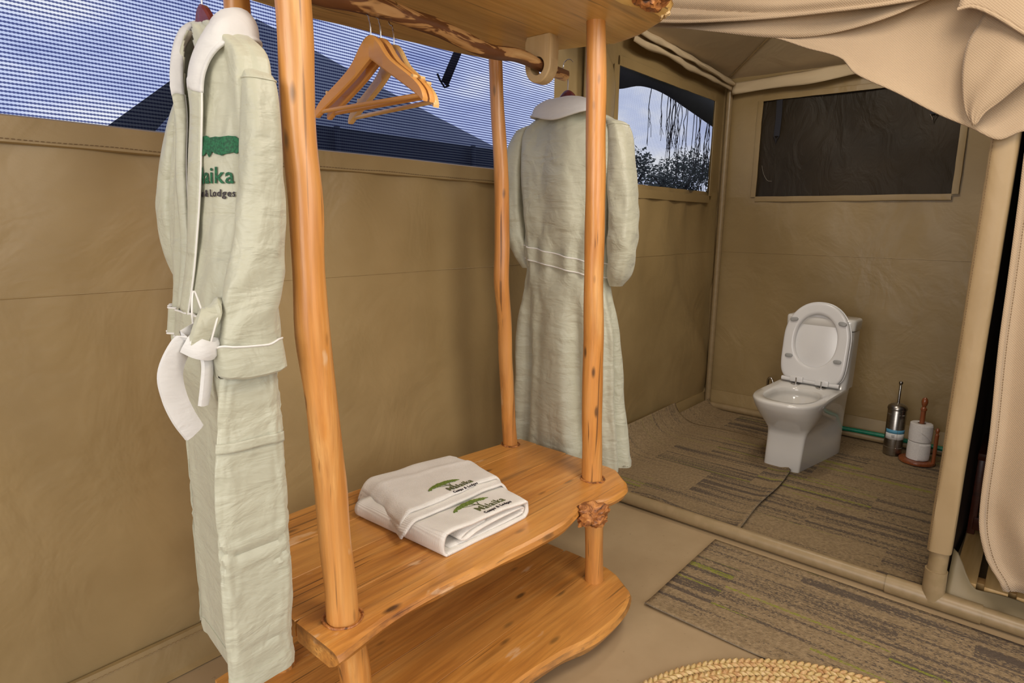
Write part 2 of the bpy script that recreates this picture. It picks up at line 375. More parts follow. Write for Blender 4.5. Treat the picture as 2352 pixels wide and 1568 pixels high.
def ribbon(path, width, wdir, thick=.003, n=None):
    """flat band along a path; wdir: vector or list across the band"""
    n = n or len(path); P = curve(path, n) if n != len(path) else [Vector(p) for p in path]
    secs = []
    for i, p in enumerate(P):
        T = (P[min(i + 1, n - 1)] - P[max(i - 1, 0)]).normalized()
        wd = Vector(interp([(k, *v) for k, v in enumerate(wdir)], (len(wdir) - 1) * i / (n - 1))) if isinstance(wdir, list) else Vector(wdir)
        wd = (wd - T * wd.dot(T)).normalized(); nn = T.cross(wd)
        wdt = interp([(k, v) for k, v in enumerate(width)], (len(width) - 1) * i / (n - 1))[0] if isinstance(width, list) else width
        secs.append([p + wd * wdt / 2 + nn * thick / 2, p + wd * wdt * .3 + nn * thick, p - wd * wdt * .3 + nn * thick, p - wd * wdt / 2 + nn * thick / 2, p - wd * wdt / 2 - nn * thick / 2, p + wd * wdt / 2 - nn * thick / 2])
    return loft(secs)
def N3(*a): return noise.noise(Vector(a))
def text2d(s, size=1.0, bold=0.0, space=1.0):
    c = bpy.data.curves.new('t', 'FONT'); c.body = s; c.size = size; c.resolution_u = 2; c.offset = bold; c.space_character = space
    o = bpy.data.objects.new('t', c); COL.objects.link(o); dg = bpy.context.evaluated_depsgraph_get()
    me = bpy.data.meshes.new_from_object(o.evaluated_get(dg)); V = [(v.co.x, v.co.y) for v in me.vertices]; F = [tuple(p.vertices) for p in me.polygons]
    bpy.data.objects.remove(o); bpy.data.curves.remove(c); bpy.data.meshes.remove(me); return V, F
def logo2d():
    """acacia tree and the lettering, in units of the canopy width"""
    top, bot = [], []; rnd = random.Random(3); n = 40
    for i in range(n + 1):
        x = -.5 + i / n; e_ = max(0, 1 - (2 * x)**2)
        top.append((x, .02 + .17 * e_**.75 + .012 * rnd.uniform(-1, 1))); bot.append((x, .0 + .035 * e_ + (.03 * rnd.uniform(-1, 1) if 0 < i < n else 0)))
    V = top + bot; F = [(i, i + 1, n + 1 + i + 1, n + 1 + i) for i in range(n)]
    can = (V, F)
    def seg(pts, w0, w1):
        V, F = [], []
        for i, (x, y) in enumerate(pts):
            w = lerp(w0, w1, i / (len(pts) - 1)); V += [(x - w, y), (x + w, y)]
        return V, [(2 * i, 2 * i + 1, 2 * i + 3, 2 * i + 2) for i in range(len(pts) - 1)]
    tr = join(seg([(.12, -.22), (.11, -.12), (.06, -.05), (.0, .04)], .02, .008), seg([(.11, -.12), (.14, -.04), (.2, .04)], .012, .006), seg([(.08, -.07), (-.08, -.03), (-.2, .03)], .008, .004))
    w1 = text2d('Malaika', .26, .003, 1.12); mx = max(v[0] for v in w1[0]); w1 = ([(v[0] / mx * .80 - .12, v[1] - .34) for v in w1[0]], w1[1])
    w2 = text2d('Camps & Lodges', .115, .0015, 1.2); mx = max(v[0] for v in w2[0]); w2 = ([(v[0] / mx * .80 - .10, v[1] - .49) for v in w2[0]], w2[1])
    return can, tr, w1, w2
LOGO = logo2d()

# =================================================================== STRUCTURE
YW, XW, XP = 1.80, 4.28, 2.46            # left wall, back wall, partition plane
SILL = 1.513
def wrinkle(a, b, s=1.0):
    return s * (.016 * N3(a * 1.1, b * .8, 3.1) + .008 * N3(a * 2.8 + 2, b * 1.6, 1.7) + .004 * N3(a * 6 + b * 3, b * 3.5, 9.2))
# floor and ground
struct('floor', grid(90, 60, lambda u, v: (lerp(-3, 4.6, u), lerp(-3, 1.9, v), -.001 + .0025 * N3(u * 14, v * 12, 0))), 'floor')
struct('ground', grid(2, 2, lambda u, v: (lerp(-120, 120, u), lerp(-120, 120, v), -.06)), 'ground', smooth=False)

# left wall: canvas up to the window sill, then canvas around the toilet window
def wl(x, z):
    k = sstep(0, .25, z) * sstep(SILL + .05, SILL - .25, z) if z < SILL else .4
    fold = .006 * math.sin(x * 23 + 2 * N3(x * 2, z, 0)) * sstep(SILL - .45, SILL, z) if z <= SILL + .01 else 0
    cor = sstep(2.9, 3.4, x) * sstep(1.5, .9, z) * sstep(-.05, .4, z) * .03 * math.sin(x * 6.5 + z * 3.1 + 2 * N3(x * 1.4, z * 1.5, 4))
    return (x, YW + .006 + wrinkle(x, z) * k + fold - max(0, cor), z)
X0 = -2.4
struct('wall_left', join(
    grid(260, 70, lambda u, v: wl(lerp(X0, XW + .05, u), lerp(0, SILL, v))),
    grid(14, 24, lambda u, v: wl(lerp(2.388, 2.92, u), lerp(SILL, 2.30, v))),
    grid(30, 8, lambda u, v: wl(lerp(2.92, 4.12, u), lerp(2.09, 2.30, v))),
    grid(8, 24, lambda u, v: wl(lerp(4.12, XW + .05, u), lerp(SILL, 2.30, v)))), 'canvas', rec=False)
wl_o = bpy.data.objects['wall_left']
for x0_, x1_ in ((.2, 2.55), (2.62, XW - .06)): obj('wall_seam', tube([Vector(wl(lerp(x0_, x1_, i / 60), 1.112)) + Vector((0, -.0005, 0)) for i in range(61)], .0016, 5), 'canvas', wl_o)
# sill hem and its stitching
def sillz(x): return SILL + .006 * N3(x * 1.3, 5, 0)
struct('trim_1', loft([[(x, YW - .004, sillz(x) + .004), (x, YW - .010, sillz(x)), (x, YW - .009, sillz(x) - .055), (x, YW - .001, sillz(x) - .058), (x, YW + .008, sillz(x) - .05), (x, YW + .008, sillz(x) + .004)] for x in [X0 + (2.40 - X0) * i / 80 for i in range(81)]]), 'canvas')
def stitches(name, path, parent, r=.0011, step=.011, mat='stitch'):
    """a row of short thread stitches joined into one part"""
    P = [Vector(p) for p in path]; out = []; acc = 0
    for a, b in zip(P, P[1:]):
        L = (b - a).length; d = (b - a) / max(L, 1e-6); s = 0
        while s < L:
            e2 = min(s + step * .62, L); out.append(tube([a + d * s, a + d * e2], r, 4, False)); s += step
    o = obj(name, join(*out), mat, parent, smooth=False); return o
stitches('stitching', [(x, YW - .0115, sillz(x) - .048 + .003 * N3(x * 6, 0, 2)) for x in [-.2 + 2.6 * i / 60 for i in range(61)]], bpy.data.objects['trim_1'])
# skirting flaps at the foot of the walls
struct('baseboard_left', loft([[(x, YW - .012 + .004 * N3(x * 3, 0, 0), .105), (x, YW - .022 + .006 * N3(x * 3, 0, 0), .06), (x, YW - .035, .012), (x, YW - .05, .002), (x, YW, .0), (x, YW, .105)] for x in [X0 + (XW - X0) * i / 120 for i in range(121)]]), 'canvas')
stitches('stitching', [(x, YW - .020, .092) for x in [-.2 + 2.6 * i / 30 for i in range(31)]], bpy.data.objects['baseboard_left'], .0014, .012, 'canvas_pale')
# screen over the long side window, in the plane of the wall
net = struct('window_1', grid(40, 14, lambda u, v: (lerp(X0, 2.40, u), YW + .012 + .006 * N3(u * 9, v * 2, 0), lerp(SILL - .01, 2.75, v))), 'net1', rec=False)
net2 = struct('window_2', grid(24, 12, lambda u, v: (lerp(2.90, 4.14, u), YW + .014 + .004 * N3(u * 5, v * 3, 0), lerp(1.475, 2.10, v))), 'net2', rec=False)
# raised hems round the toilet windows
def frame_yz(fx, a0, a1, z0, z1, wdt, mk):
    """four hem strips round a rectangle; mk maps (a, z, out) to a point"""
    out = []
    for (pa, pb, na) in (((a0, z0), (a1, z0), (0, -1)), ((a1, z0), (a1, z1), (1, 0)), ((a1, z1), (a0, z1), (0, 1)), ((a0, z1), (a0, z0), (-1, 0))):
        secs = []
        for i in range(25):
            t = i / 24; a = lerp(pa[0], pb[0], t); z = lerp(pa[1], pb[1], t); wv = .003 * N3(a * 9, z * 9, fx)
            q = lambda d, o: mk(a + na[0] * d + (wv if na[0] else 0), z + na[1] * d + (wv if na[1] else 0), o)
            secs.append([q(-.003, 0), q(-.002, .004), q(wdt * .5, .005), q(wdt, .003), q(wdt + .002, 0)])
        out.append(loft(secs))
    return out
for k, s in enumerate(frame_yz(1, 2.92, 4.12, 1.485, 2.09, .045, lambda a, z, o: (a, YW - .002 - o, z))):
    obj('window_hem', s, 'canvas', net2)
# back wall of the toilet with its dark window
WY0, WY1, WZ0, WZ1 = .465, 1.545, 1.48, 2.085
def wb_(y, z):
    k = sstep(0, .2, z)
    sheen = .010 * N3(y * 5, z * 2.2, 3) * sstep(1.0, 1.45, z) * (1 if z < 1.48 else .3)
    return (XW + .004 - wrinkle(y * 1.3 + 7, z) * k - sheen, y, z)
PY = .155
struct('wall_back', join(
    grid(80, 60, lambda u, v: wb_(lerp(-1.3, YW + .05, u), lerp(0, WZ0, v))),
    grid(16, 26, lambda u, v: wb_(lerp(-1.3, WY0, u), lerp(WZ0, 2.30, v))),
    grid(12, 26, lambda u, v: wb_(lerp(WY1, YW + .05, u), lerp(WZ0, 2.30, v))),
    grid(40, 8, lambda u, v: wb_(lerp(WY0, WY1, u), lerp(WZ1, 2.30, v)))), 'canvas', rec=False)
obj('wall_seam', tube([Vector(wb_(lerp(.2, 1.74, i / 50), 1.115)) + Vector((-.0005, 0, 0)) for i in range(51)], .0016, 5), 'canvas', bpy.data.objects['wall_back'])
w3 = struct('window_3', grid(60, 36, lambda u, v: (XW + .018 - .010 * N3(u * 4, v * 2.5, 0) - .006 * math.sin(u * 9) * v, lerp(WY0 - .02, WY1 + .02, u), lerp(WZ0 - .02, WZ1 + .02, v))), 'darknet', rec=False)
for s in frame_yz(2, WY0, WY1, WZ0, WZ1, .03, lambda a, z, o: (XW - .004 - o, a, z)): obj('window_hem', s, 'canvas', w3)
struct('wall_outer_cover', grid(2, 2, lambda u, v: (XW + .06, lerp(WY0 - .1, WY1 + .1, u), lerp(WZ0 - .1, WZ1 + .1, v))), 'fly', w3)
bpy.data.objects['wall_outer_cover'].name = 'closed_flap'
for y, z in ((1.44, 1.86), (.60, 1.915)):
    st = obj('strap', ribbon([(XW - .004, y, 2.08), (XW - .006, y - .004, (2.08 + z) / 2), (XW - .006, y, z)], .036, (0, 1, 0), .003, 10), 'strap', w3)
    obj('strap_hook', tube([(XW - .008, y + .016, z), (XW - .010, y + .004, z - .022), (XW - .010, y, z - .045), (XW - .010, y - .004, z - .022), (XW - .008, y - .016, z)], .0028, 6), 'chrome' if y < 1 else 'strap', st)
obj('loose_thread', tube(curve([(XW - .01, 1.515, 1.68), (XW - .015, 1.50, 1.63), (XW - .02, 1.47, 1.585), (XW - .02, 1.44, 1.578)], 10), .0012, 5), 'carpetedge', w3)
struct('baseboard_back', loft([[(XW - .008, y, .13), (XW - .02 + .005 * N3(y * 4, 0, 0), y, .07), (XW - .03, y, .015), (XW - .03, y, .0), (XW, y, .0), (XW, y, .13)] for y in [PY + (YW - PY) * i / 40 for i in range(41)]]), 'canvas')
# partition between toilet and shower, far shower walls, shower roof
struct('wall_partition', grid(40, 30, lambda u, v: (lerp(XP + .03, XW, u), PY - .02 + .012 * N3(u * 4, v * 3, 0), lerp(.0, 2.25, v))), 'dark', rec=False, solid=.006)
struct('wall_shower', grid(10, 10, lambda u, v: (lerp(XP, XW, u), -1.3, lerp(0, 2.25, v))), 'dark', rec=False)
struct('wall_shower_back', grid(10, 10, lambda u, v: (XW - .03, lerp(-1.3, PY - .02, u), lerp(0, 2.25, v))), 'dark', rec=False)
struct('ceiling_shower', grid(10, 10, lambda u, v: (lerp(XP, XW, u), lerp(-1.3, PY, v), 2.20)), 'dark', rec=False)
# hipped roof over the toilet and the main roof
apx = (3.1, .62, 2.594)
def tri(a, b, c, n=14):
    a, b, c = map(Vector, (a, b, c)); V, F = [], []; idx = {}
    for i in range(n + 1):
        for j in range(n + 1 - i):
            idx[i, j] = len(V); p = a + (b - a) * i / n + (c - a) * j / n; p.z -= .02 * math.sin(PI * min(1, max(0, i / n))) * math.sin(PI * min(1, max(0, j / n))); V.append(p)
    for i in range(n):
        for j in range(n - i):
            F.append((idx[i, j], idx[i + 1, j], idx[i, j + 1]))
            if j < n - i - 1: F.append((idx[i + 1, j], idx[i + 1, j + 1], idx[i, j + 1]))
    return V, F
E0 = (XW + .02, YW + .02, 2.24)
struct('ceiling', join(tri(E0, (1.9, YW + .02, 2.24), apx), tri(E0, (XW + .02, -1.4, 2.24), apx), tri((1.9, YW + .02, 2.24), (1.9, -.6, 2.62), apx), tri((XW + .02, -1.4, 2.24), (1.9, -.6, 2.62), apx)), 'roof', rec=False)
ceil_o = bpy.data.objects['ceiling']
for q in ((apx, E0),):
    a, b = map(Vector, q); obj('hip_seam', tube([a.lerp(b, i / 10) - Vector((0, 0, .008)) for i in range(11)], .006, 6), 'canvas_pale', ceil_o)
struct('ceiling_main', grid(12, 12, lambda u, v: (lerp(X0, 1.9, u), lerp(-2.6, YW + .02, v), 2.74 + .5 * sstep(0, .5, v) * (1 - v))), 'roof', rec=False)
# pale valances hanging from the eave
def valance(name, p0, p1, inward, drop0, drop1, seed, n=70):
    p0, p1, iw = Vector(p0), Vector(p1), Vector(inward)
    def fn(u, v):
        p = p0.lerp(p1, u); d = lerp(drop0, drop1, u) * (1 + .25 * N3(u * 5, seed, 0))
        return p + iw * (.012 + .022 * math.sin(v * 2.4) + .012 * N3(u * 9, v * 2, seed)) + Vector((0, 0, -d * v))
    return grid(n, 8, fn)
struct('trim_2', valance('v', (2.95, YW - .035, 2.27), (XW - .05, YW - .035, 2.215), (0, -1, 0), .07, .055, 1), 'roof', rec=False, solid=.003)
struct('trim_3', valance('v', (XW - .05, YW - .08, 2.205), (XW - .05, .2, 2.26), (-1, 0, 0), .075, .075, 2), 'roof', rec=False, solid=.003)
struct('trim_4', valance('v', (2.95, YW - .06, 2.285), (XW - .08, YW - .06, 2.225), (0, -1, -.2), .045, .035, 5), 'roof', rec=False, solid=.003)

# frame pipes
def pipe_obj(name, path, r, label=None, parent=None): return obj(name, tube(path, r, 20), 'pipe', parent)
fr = thing('tent_frame', 'khaki painted pipe frame standing along the toilet doorway and corners', 'tent frame', (XP, .16, 0))
obj('floor_pipe', tube([(XP, y, .030) for y in (1.77, 1.2, .6, .3)], .0285, 20), 'pipe', fr)
obj('floor_pipe', tube([(XP, y, .030) for y in (.3, 0, -.4, -1.3)], .0285, 20), 'pipe', fr)
obj('coupling', tube([(XP, y, .030) for y in (.30, .2, .1, .02)], .0325, 20), 'pipe', fr)
obj('coupling', tube([(XP, .16, z) for z in (.03, .08, .14)], .034, 20), 'pipe', fr)
obj('upright_pipe', tube([(XP, .16, .10), (XP, .150, .6), (XP, .150, 1.4), (XP, .15, 2.2)], .0285, 20), 'pipe', fr)
obj('corner_pole', tube([(XW - .035, YW - .045, z) for z in (.02, .5, 1.2, 2.2)], .02, 16), 'pipe', fr)
obj('corner_pole', tube([(2.60, YW - .03, z) for z in (.02, .5, 1.2, 2.26)], .018, 16), 'pipe', fr)
obj('wall_pipe', tube([(XW - .05, y, .026) for y in (1.75, 1.2, .6, .2)], .024, 14), 'pipe', fr)
obj('head_pipe', tube([(XP, y, 2.22) for y in (1.77, 1.2, .6, -1.3)], .0285, 16), 'pipe', fr)
# canvas sleeve laced round the doorway upright
def slv(z, k):
    a = 2 * PI * k / 20; c, s = math.cos(a), math.sin(a); n = .55
    wv = .006 * N3(z * 4, k * .3, 3)
    return (XP + .036 * math.copysign(abs(c)**n, c) + wv, .151 + .010 * (1 - z / 1.6) - (.036 + .004 * N3(z * 3, 0, 8)) * math.copysign(abs(s)**n, s), z)
sl = tag(obj('post_sleeve', loft([[slv(z, k) for k in range(20)] for z in [.215 + i * .035 for i in range(57)]]), 'canvas_pale'), 'pale khaki canvas sleeve wrapped round the doorway post', 'canvas sleeve')
stitches('stitching', [(XP - .037, .151 + .010 * (1 - z / 1.6) + .028, z) for z in [.22 + i * .06 for i in range(30)]], sl, .001, .009)

# flap of canvas beside the toilet window
def flap(u, v):
    z = lerp(2.30, 1.60, v); edge = interp([(1.60, 2.74), (1.70, 2.79), (1.76, 2.815), (1.96, 2.83), (2.065, 2.80), (2.135, 2.72), (2.3, 2.68)], z)[0]
    return (lerp(2.62, edge, u), YW - .055 - .02 * math.sin(u * 4) - .012 * u * N3(z * 5, 0, 0), z)
tag(obj('canvas_flap', grid(16, 40, flap), 'canvas', rec=False, solid=.004), 'loose khaki canvas flap hanging beside the toilet side window', 'canvas flap')

# =================================================================== OUTSIDE
nb = thing('neighbour_tent', 'grey neighbouring tent seen through the long netting window', 'tent', (3.6, 7.0, -.06))
def nbp(x, z, y): return Vector((x, y, z))
ridge = Vector((4.12, 7.0, 3.55)); eL = Vector((1.35, 7.0, 1.45)); eR = Vector((8.6, 7.0, 2.38))
obj('roof', join(tri((2.35, 6.4, 2.00), (7.35, 6.4, 2.30), (4.12, 7.6, 3.65), 10), tri((2.35, 8.8, 2.0), (7.35, 8.8, 2.30), (4.12, 7.6, 3.65), 10)), 'tentroof', nb, rec=False)
obj('front_wall', grid(10, 4, lambda u, v: (lerp(3.3, 7.25, u), 6.38, lerp(-.06, 2.33, v))), 'tentwall', nb, rec=False)
obj('tent_pole', tube([(4.3, 6.3, -.06), (4.3, 6.3, 2.33)], .035, 8), 'tentwall', nb)
obj('tent_pole', tube([(6.5, 6.3, -.06), (6.5, 6.3, 2.33)], .035, 8), 'tentwall', nb)
ss = tag(obj('window_strap', ribbon([(1.86, YW + .04, 2.02), (1.805, YW + .05, 1.91), (1.752, YW + .05, 1.815)], .036, (1, 0, .3), .003, 12), 'strap'), 'black webbing strap with hook dangling outside the long netting window', 'strap')
obj('strap_hook', tube([(1.775, YW + .05, 1.812), (1.752, YW + .05, 1.802), (1.728, YW + .05, 1.825), (1.715, YW + .05, 1.845)], .004, 6), 'strap', ss)
# outer flysheet hanging low over the toilet window
def fly(u, v):
    x = lerp(3.2, 5.3, u); zt = interp([(3.2, 2.08), (3.576, 2.125), (3.844, 2.185), (4.147, 2.19), (4.566, 2.135), (5.037, 2.065), (5.3, 2.03)], x)[0]
    return (x, lerp(2.2, 2.05, v), lerp(zt, 2.9, v))
tag(obj('flysheet', grid(40, 6, fly), 'fly', rec=False, solid=.004), 'dark outer flysheet edge seen through the top of the toilet side window', 'flysheet')
def tree(label, base, height, crown, n, seed):
    rd = random.Random(seed); t = thing('acacia_tree', label, 'tree', base, 0, 'trees outside the toilet window'); b = Vector(base)
    obj('trunk', tube(curve([b, b + Vector((.1, .05, height * .4)), b + Vector((-.1, .1, height * .75)), b + Vector((.2, 0, height))], 12), [.16 - .01 * i for i in range(12)], 8), 'twig', t)
    for k in range(6):
        a = k * 1.05; obj('branch', tube(curve([b + Vector((0, .05, height * (.5 + .05 * k))), b + Vector((math.cos(a) * crown[0] * .5, math.sin(a) * crown[0] * .5, height * .8)), b + Vector((math.cos(a) * crown[0] * .9, math.sin(a) * crown[0] * .9, height * .97))], 8), [.07 - .007 * i for i in range(8)], 6), 'twig', t)
    V, F = [], []; cl = [(rd.gauss(0, .45), rd.gauss(0, .45), rd.gauss(0, .3)) for _ in range(26)]
    for i in range(n):
        c = rd.choice(cl); p = b + Vector((crown[0] * (c[0] + rd.gauss(0, .14)), crown[0] * (c[1] + rd.gauss(0, .14)), height + crown[1] * (c[2] + rd.gauss(0, .16))))
        d = Vector((rd.gauss(0, 1), rd.gauss(0, 1), rd.gauss(0, 1))).normalized(); e2 = d.orthogonal().normalized(); s = rd.uniform(.03, .08); m_ = len(V)
        V += [p - d * s, p + e2 * s * .5, p + d * s, p - e2 * s * .5]; F.append((m_, m_ + 1, m_ + 2, m_ + 3))
    o = obj('foliage', (V, F), 'leaf', t, smooth=False, rec=False); o['kind'] = 'stuff'
tree('dark flat topped tree low in the toilet side window, at the right', (18.9, 9.0, -.06), 2.75, (2.4, .95), 5600, 1)
tree('dark tree at the left edge of the toilet side window', (15.2, 9.2, -.06), 2.95, (.8, .95), 2400, 2)
vine = thing('hanging_vine', 'thin dry tendrils hanging from the flysheet outside the toilet side window', 'vine', (4.6, 2.2, 2.13))
rd = random.Random(5)
for k in range(30):
    u = rd.random()**.75; x = lerp(3.95, 5.15, u); L = rd.uniform(.25, .72) if u > .4 else rd.uniform(.2, .5); y = 2.196; top = interp([(3.2, 2.08), (3.576, 2.125), (3.844, 2.185), (4.147, 2.19), (4.566, 2.135), (5.037, 2.065), (5.3, 2.03)], x)[0]
    pts = [(x, y, top + .004)]
    for i in range(1, 7): pts.append((pts[-1][0] + rd.uniform(-.022, .018), y + rd.uniform(-.01, .01), top - L * i / 6))
    td = obj('tendril', tube(curve(pts, 18), [.0032 - .0001 * i for i in range(18)], 5), 'twig', vine)
    for j in range(3):
        q = Vector(pts[2 + j]); obj('sprig', tube([q, q + Vector((rd.uniform(-.04, .04), 0, -.05)), q + Vector((rd.uniform(-.05, .05), 0, -.13))], .0016, 4), 'twig', td)

# =================================================================== WARDROBE
wd = thing('wardrobe', 'open log framed wardrobe with wooden bench shelf and live edges', 'wardrobe', (1.2, 1.26, 0))
def log(name, path, rads, seed, n=46, seg=20, mat='log', lump=.10):
    P = curve(path, n); R = [interp([(i, r) for i, r in enumerate(rads)], (len(rads) - 1) * k / (n - 1))[0] for k in range(n)]
    P = [p + Vector((.004 * N3(p.z * 5, seed, 0), .004 * N3(p.z * 5, seed, 9), 0)) for p in P]
    return obj(name, tube(P, R, seg, True, lump, 7, seed), mat, wd)
log('post', [(.636, 1.055, 1.90), (.641, 1.055, 1.672), (.642, 1.055, 1.566), (.642, 1.055, 1.456), (.646, 1.055, 1.342), (.646, 1.055, 1.222), (.649, 1.055, 1.098), (.658, 1.055, .967), (.668, 1.055, .829), (.677, 1.055, .684), (.683, 1.055, .532), (.687, 1.055, .44)],
    [.0316, .0316, .0307, .0305, .0304, .0309, .0316, .0316, .0316, .0325, .0333, .035], 1)
log('post', [(1.597, 1.07, 1.89), (1.601, 1.068, 1.853), (1.612, 1.068, 1.686), (1.624, 1.068, 1.505), (1.63, 1.068, 1.314), (1.641, 1.068, 1.116), (1.65, 1.068, .907), (1.659, 1.068, .689), (1.676, 1.068, .44)], [.0275, .0275, .029, .0304, .0304, .0304, .0325, .0333, .0335], 2)
log('post', [(1.633, 1.485, 1.88), (1.637, 1.485, 1.825), (1.655, 1.485, 1.631), (1.673, 1.485, 1.431), (1.68, 1.485, 1.252), (1.68, 1.485, 1.099), (1.696, 1.485, .939), (1.709, 1.485, .74), (1.724, 1.485, .585), (1.74, 1.485, .44)], [.0225, .0225, .0236, .0257, .0262, .0265, .0262, .0259, .0264, .0285], 3)
log('post', [(.752, 1.48, 1.90), (.757, 1.48, 1.754), (.76, 1.48, 1.4), (.752, 1.478, 1.0), (.75, 1.475, .44)], [.027, .028, .028, .028, .029], 4)
log('leg', [(.69, 1.05, .45), (.709, 1.05, .32), (.716, 1.052, .2), (.72, 1.052, .0)], [.034, .0345, .035, .036], 5, 20)
log('leg', [(1.66, 1.05, .45), (1.654, 1.045, .348), (1.665, 1.045, .217), (1.677, 1.045, .07), (1.68, 1.045, .0)], [.0305, .0305, .031, .0315, .032], 6, 20)
log('leg', [(.75, 1.46, .45), (.752, 1.455, .25), (.752, 1.45, .0)], [.03, .031, .032], 7, 16)
log('leg', [(1.735, 1.475, .45), (1.735, 1.47, .25), (1.735, 1.47, .0)], [.028, .029, .03], 8, 16)
for (x, y, r) in ((.687, 1.055, .041), (1.676, 1.068, .040), (1.74, 1.485, .034)):
    obj('filler_ring', tube([(x + r * math.cos(a) * (1 + .12 * N3(a, x, 0)), y + r * math.sin(a) * (1 + .12 * N3(a, y, 4)), .461) for a in [2 * PI * i / 24 for i in range(25)]], .0032, 6, True, .9, 60), 'burl', wd)
def plank(name, x0f, x1f, yf, yb, zt, th, mat, n=60, live=None, parent=wd, rough=.0006, seed=0):
    """board along x; yf/yb: front and back edge as functions of x; x0f/x1f: end position as functions of depth 0..1; live: edge profile ('f','b')"""
    secs = []
    for i in range(n):
        t = i / (n - 1); sec = []
        def P(d, z, e=0):
            x = lerp(x0f(d), x1f(d), t); a, b = yf(x), yb(x)
            return (x, lerp(a, b, d) + e, z + rough * N3(x * 4, d * 3, seed))
        b = .003; tv = th * (1 + (.12 * N3(t * 6, seed, 1) if live else 0))
        if live == 'f':
            x = lerp(x0f(0), x1f(0), t); w_ = .010 * N3(x * 9, seed, 2); w2 = .014 * N3(x * 7, seed, 5)
            front = [(0, zt - tv, .030 + w2), (0, zt - tv * .72, .008 + w2 * .6), (0, zt - tv * .35, -.004 + w_ * .3), (0, zt - tv * .1, .002 + w_ * .3), (.0, zt, .012)]
        elif live == 'b': front = [(0, zt - tv, b), (0, zt - tv + b, 0), (0, zt - b, 0), (0, zt, b)]
        else: front = [(0, zt - tv, b), (0, zt - tv + b, 0), (0, zt - .0012, 0), (0, zt, .0012)]
        if live == 'b': w_ = .01 * N3(t * 11, seed, 3); back = [(1, zt, -.012), (1, zt - tv * .3, .0 + w_ * .5), (1, zt - tv * .7, -.006 + w_), (1, zt - tv, -.02)]
        else: back = [(1, zt, -.0012), (1, zt - .0012, 0), (1, zt - tv + b, 0), (1, zt - tv, -b)]
        mid = [(.33, zt, 0), (.66, zt, 0)]; midb = [(.66, zt - tv, 0), (.33, zt - tv, 0)]
        if i in (0, n - 1):   # slightly rounded ends
            s = .5 * (sum(q[1] for q in front) / len(front) + zt - tv * .5)
            secs.append([P(d, lerp(z, zt - tv / 2, .0), e) for d, z, e in front + mid + back + midb])
        else: secs.append([P(d, z, e) for d, z, e in front + mid + back + midb])
    # shrink the very ends for a bevelled look
    for k, j in ((0, 1), (-1, -2)):
        c = Vector((0, 0, 0))
        for p in secs[k]: c += Vector(p)
        c /= len(secs[k]); secs[k] = [Vector(p).lerp(c, .05) if abs(p[2] - c.z) > .01 else Vector(p) for p in secs[k]]
    return obj(name, loft(secs), mat, parent, angle=24)
K = lambda v: (lambda *_: v)
# bench shelf
FE = [(.58, .962), (.612, .963), (.70, .975), (.822, .988), (.947, .980), (1.089, .965), (1.216, .954), (1.35, .951), (1.42, .962), (1.49, .978), (1.56, .950), (1.62, .942), (1.689, .946), (1.735, .972), (1.80, 1.02)]
fe = lambda x: interp(FE, x)[0]
BX1 = lambda d: 1.80 + .02 * math.sin(d * 2)
plank('seat_plank', lambda d: lerp(.612, .613, d), lambda d: interp([(0, 1.735), (.3, 1.79), (1, 1.802)], d)[0], fe, K(1.1192), .46, .046, 'bench', 110, 'f', seed=1)
plank('seat_plank', K(.614), K(1.803), K(1.120), K(1.2693), .4597, .042, 'bench', 40, seed=2)
plank('seat_plank', K(.613), K(1.808), K(1.270), K(1.4133), .460, .042, 'bench', 40, seed=3)
plank('seat_plank', K(.616), K(1.813), K(1.414), lambda x: interp([(.6, 1.575), (.95, 1.592), (1.4, 1.560), (1.815, 1.512)], x)[0], .460, .042, 'bench', 60, 'b', seed=4)
# lower shelf
FL_ = [(.55, .93), (.8, .945), (1.134, .925), (1.297, .906), (1.40, .880), (1.487, .872), (1.58, .876), (1.677, .905), (1.74, .950), (1.763, .985)]
plank('base_plank', lambda d: .58 + .02 * d, lambda d: interp([(0, 1.70), (.4, 1.757), (1, 1.772)], d)[0], lambda x: interp(FL_, x)[0], K(1.0862), .10, .060, 'bench_low', 110, 'f', seed=5)
plank('base_plank', K(.60), K(1.770), K(1.087), K(1.2363), .0995, .042, 'bench', 40, seed=6)
plank('base_plank', K(.60), K(1.765), K(1.237), K(1.3963), .0998, .042, 'bench', 40, seed=7)
plank('base_plank', K(.605), K(1.758), K(1.397), K(1.54), .0995, .042, 'bench', 40, seed=8)
for x in (.78, 1.6): obj('runner', bbox(x - .03, x + .03, .98, 1.52, 0, .055, .004), 'bench', wd)
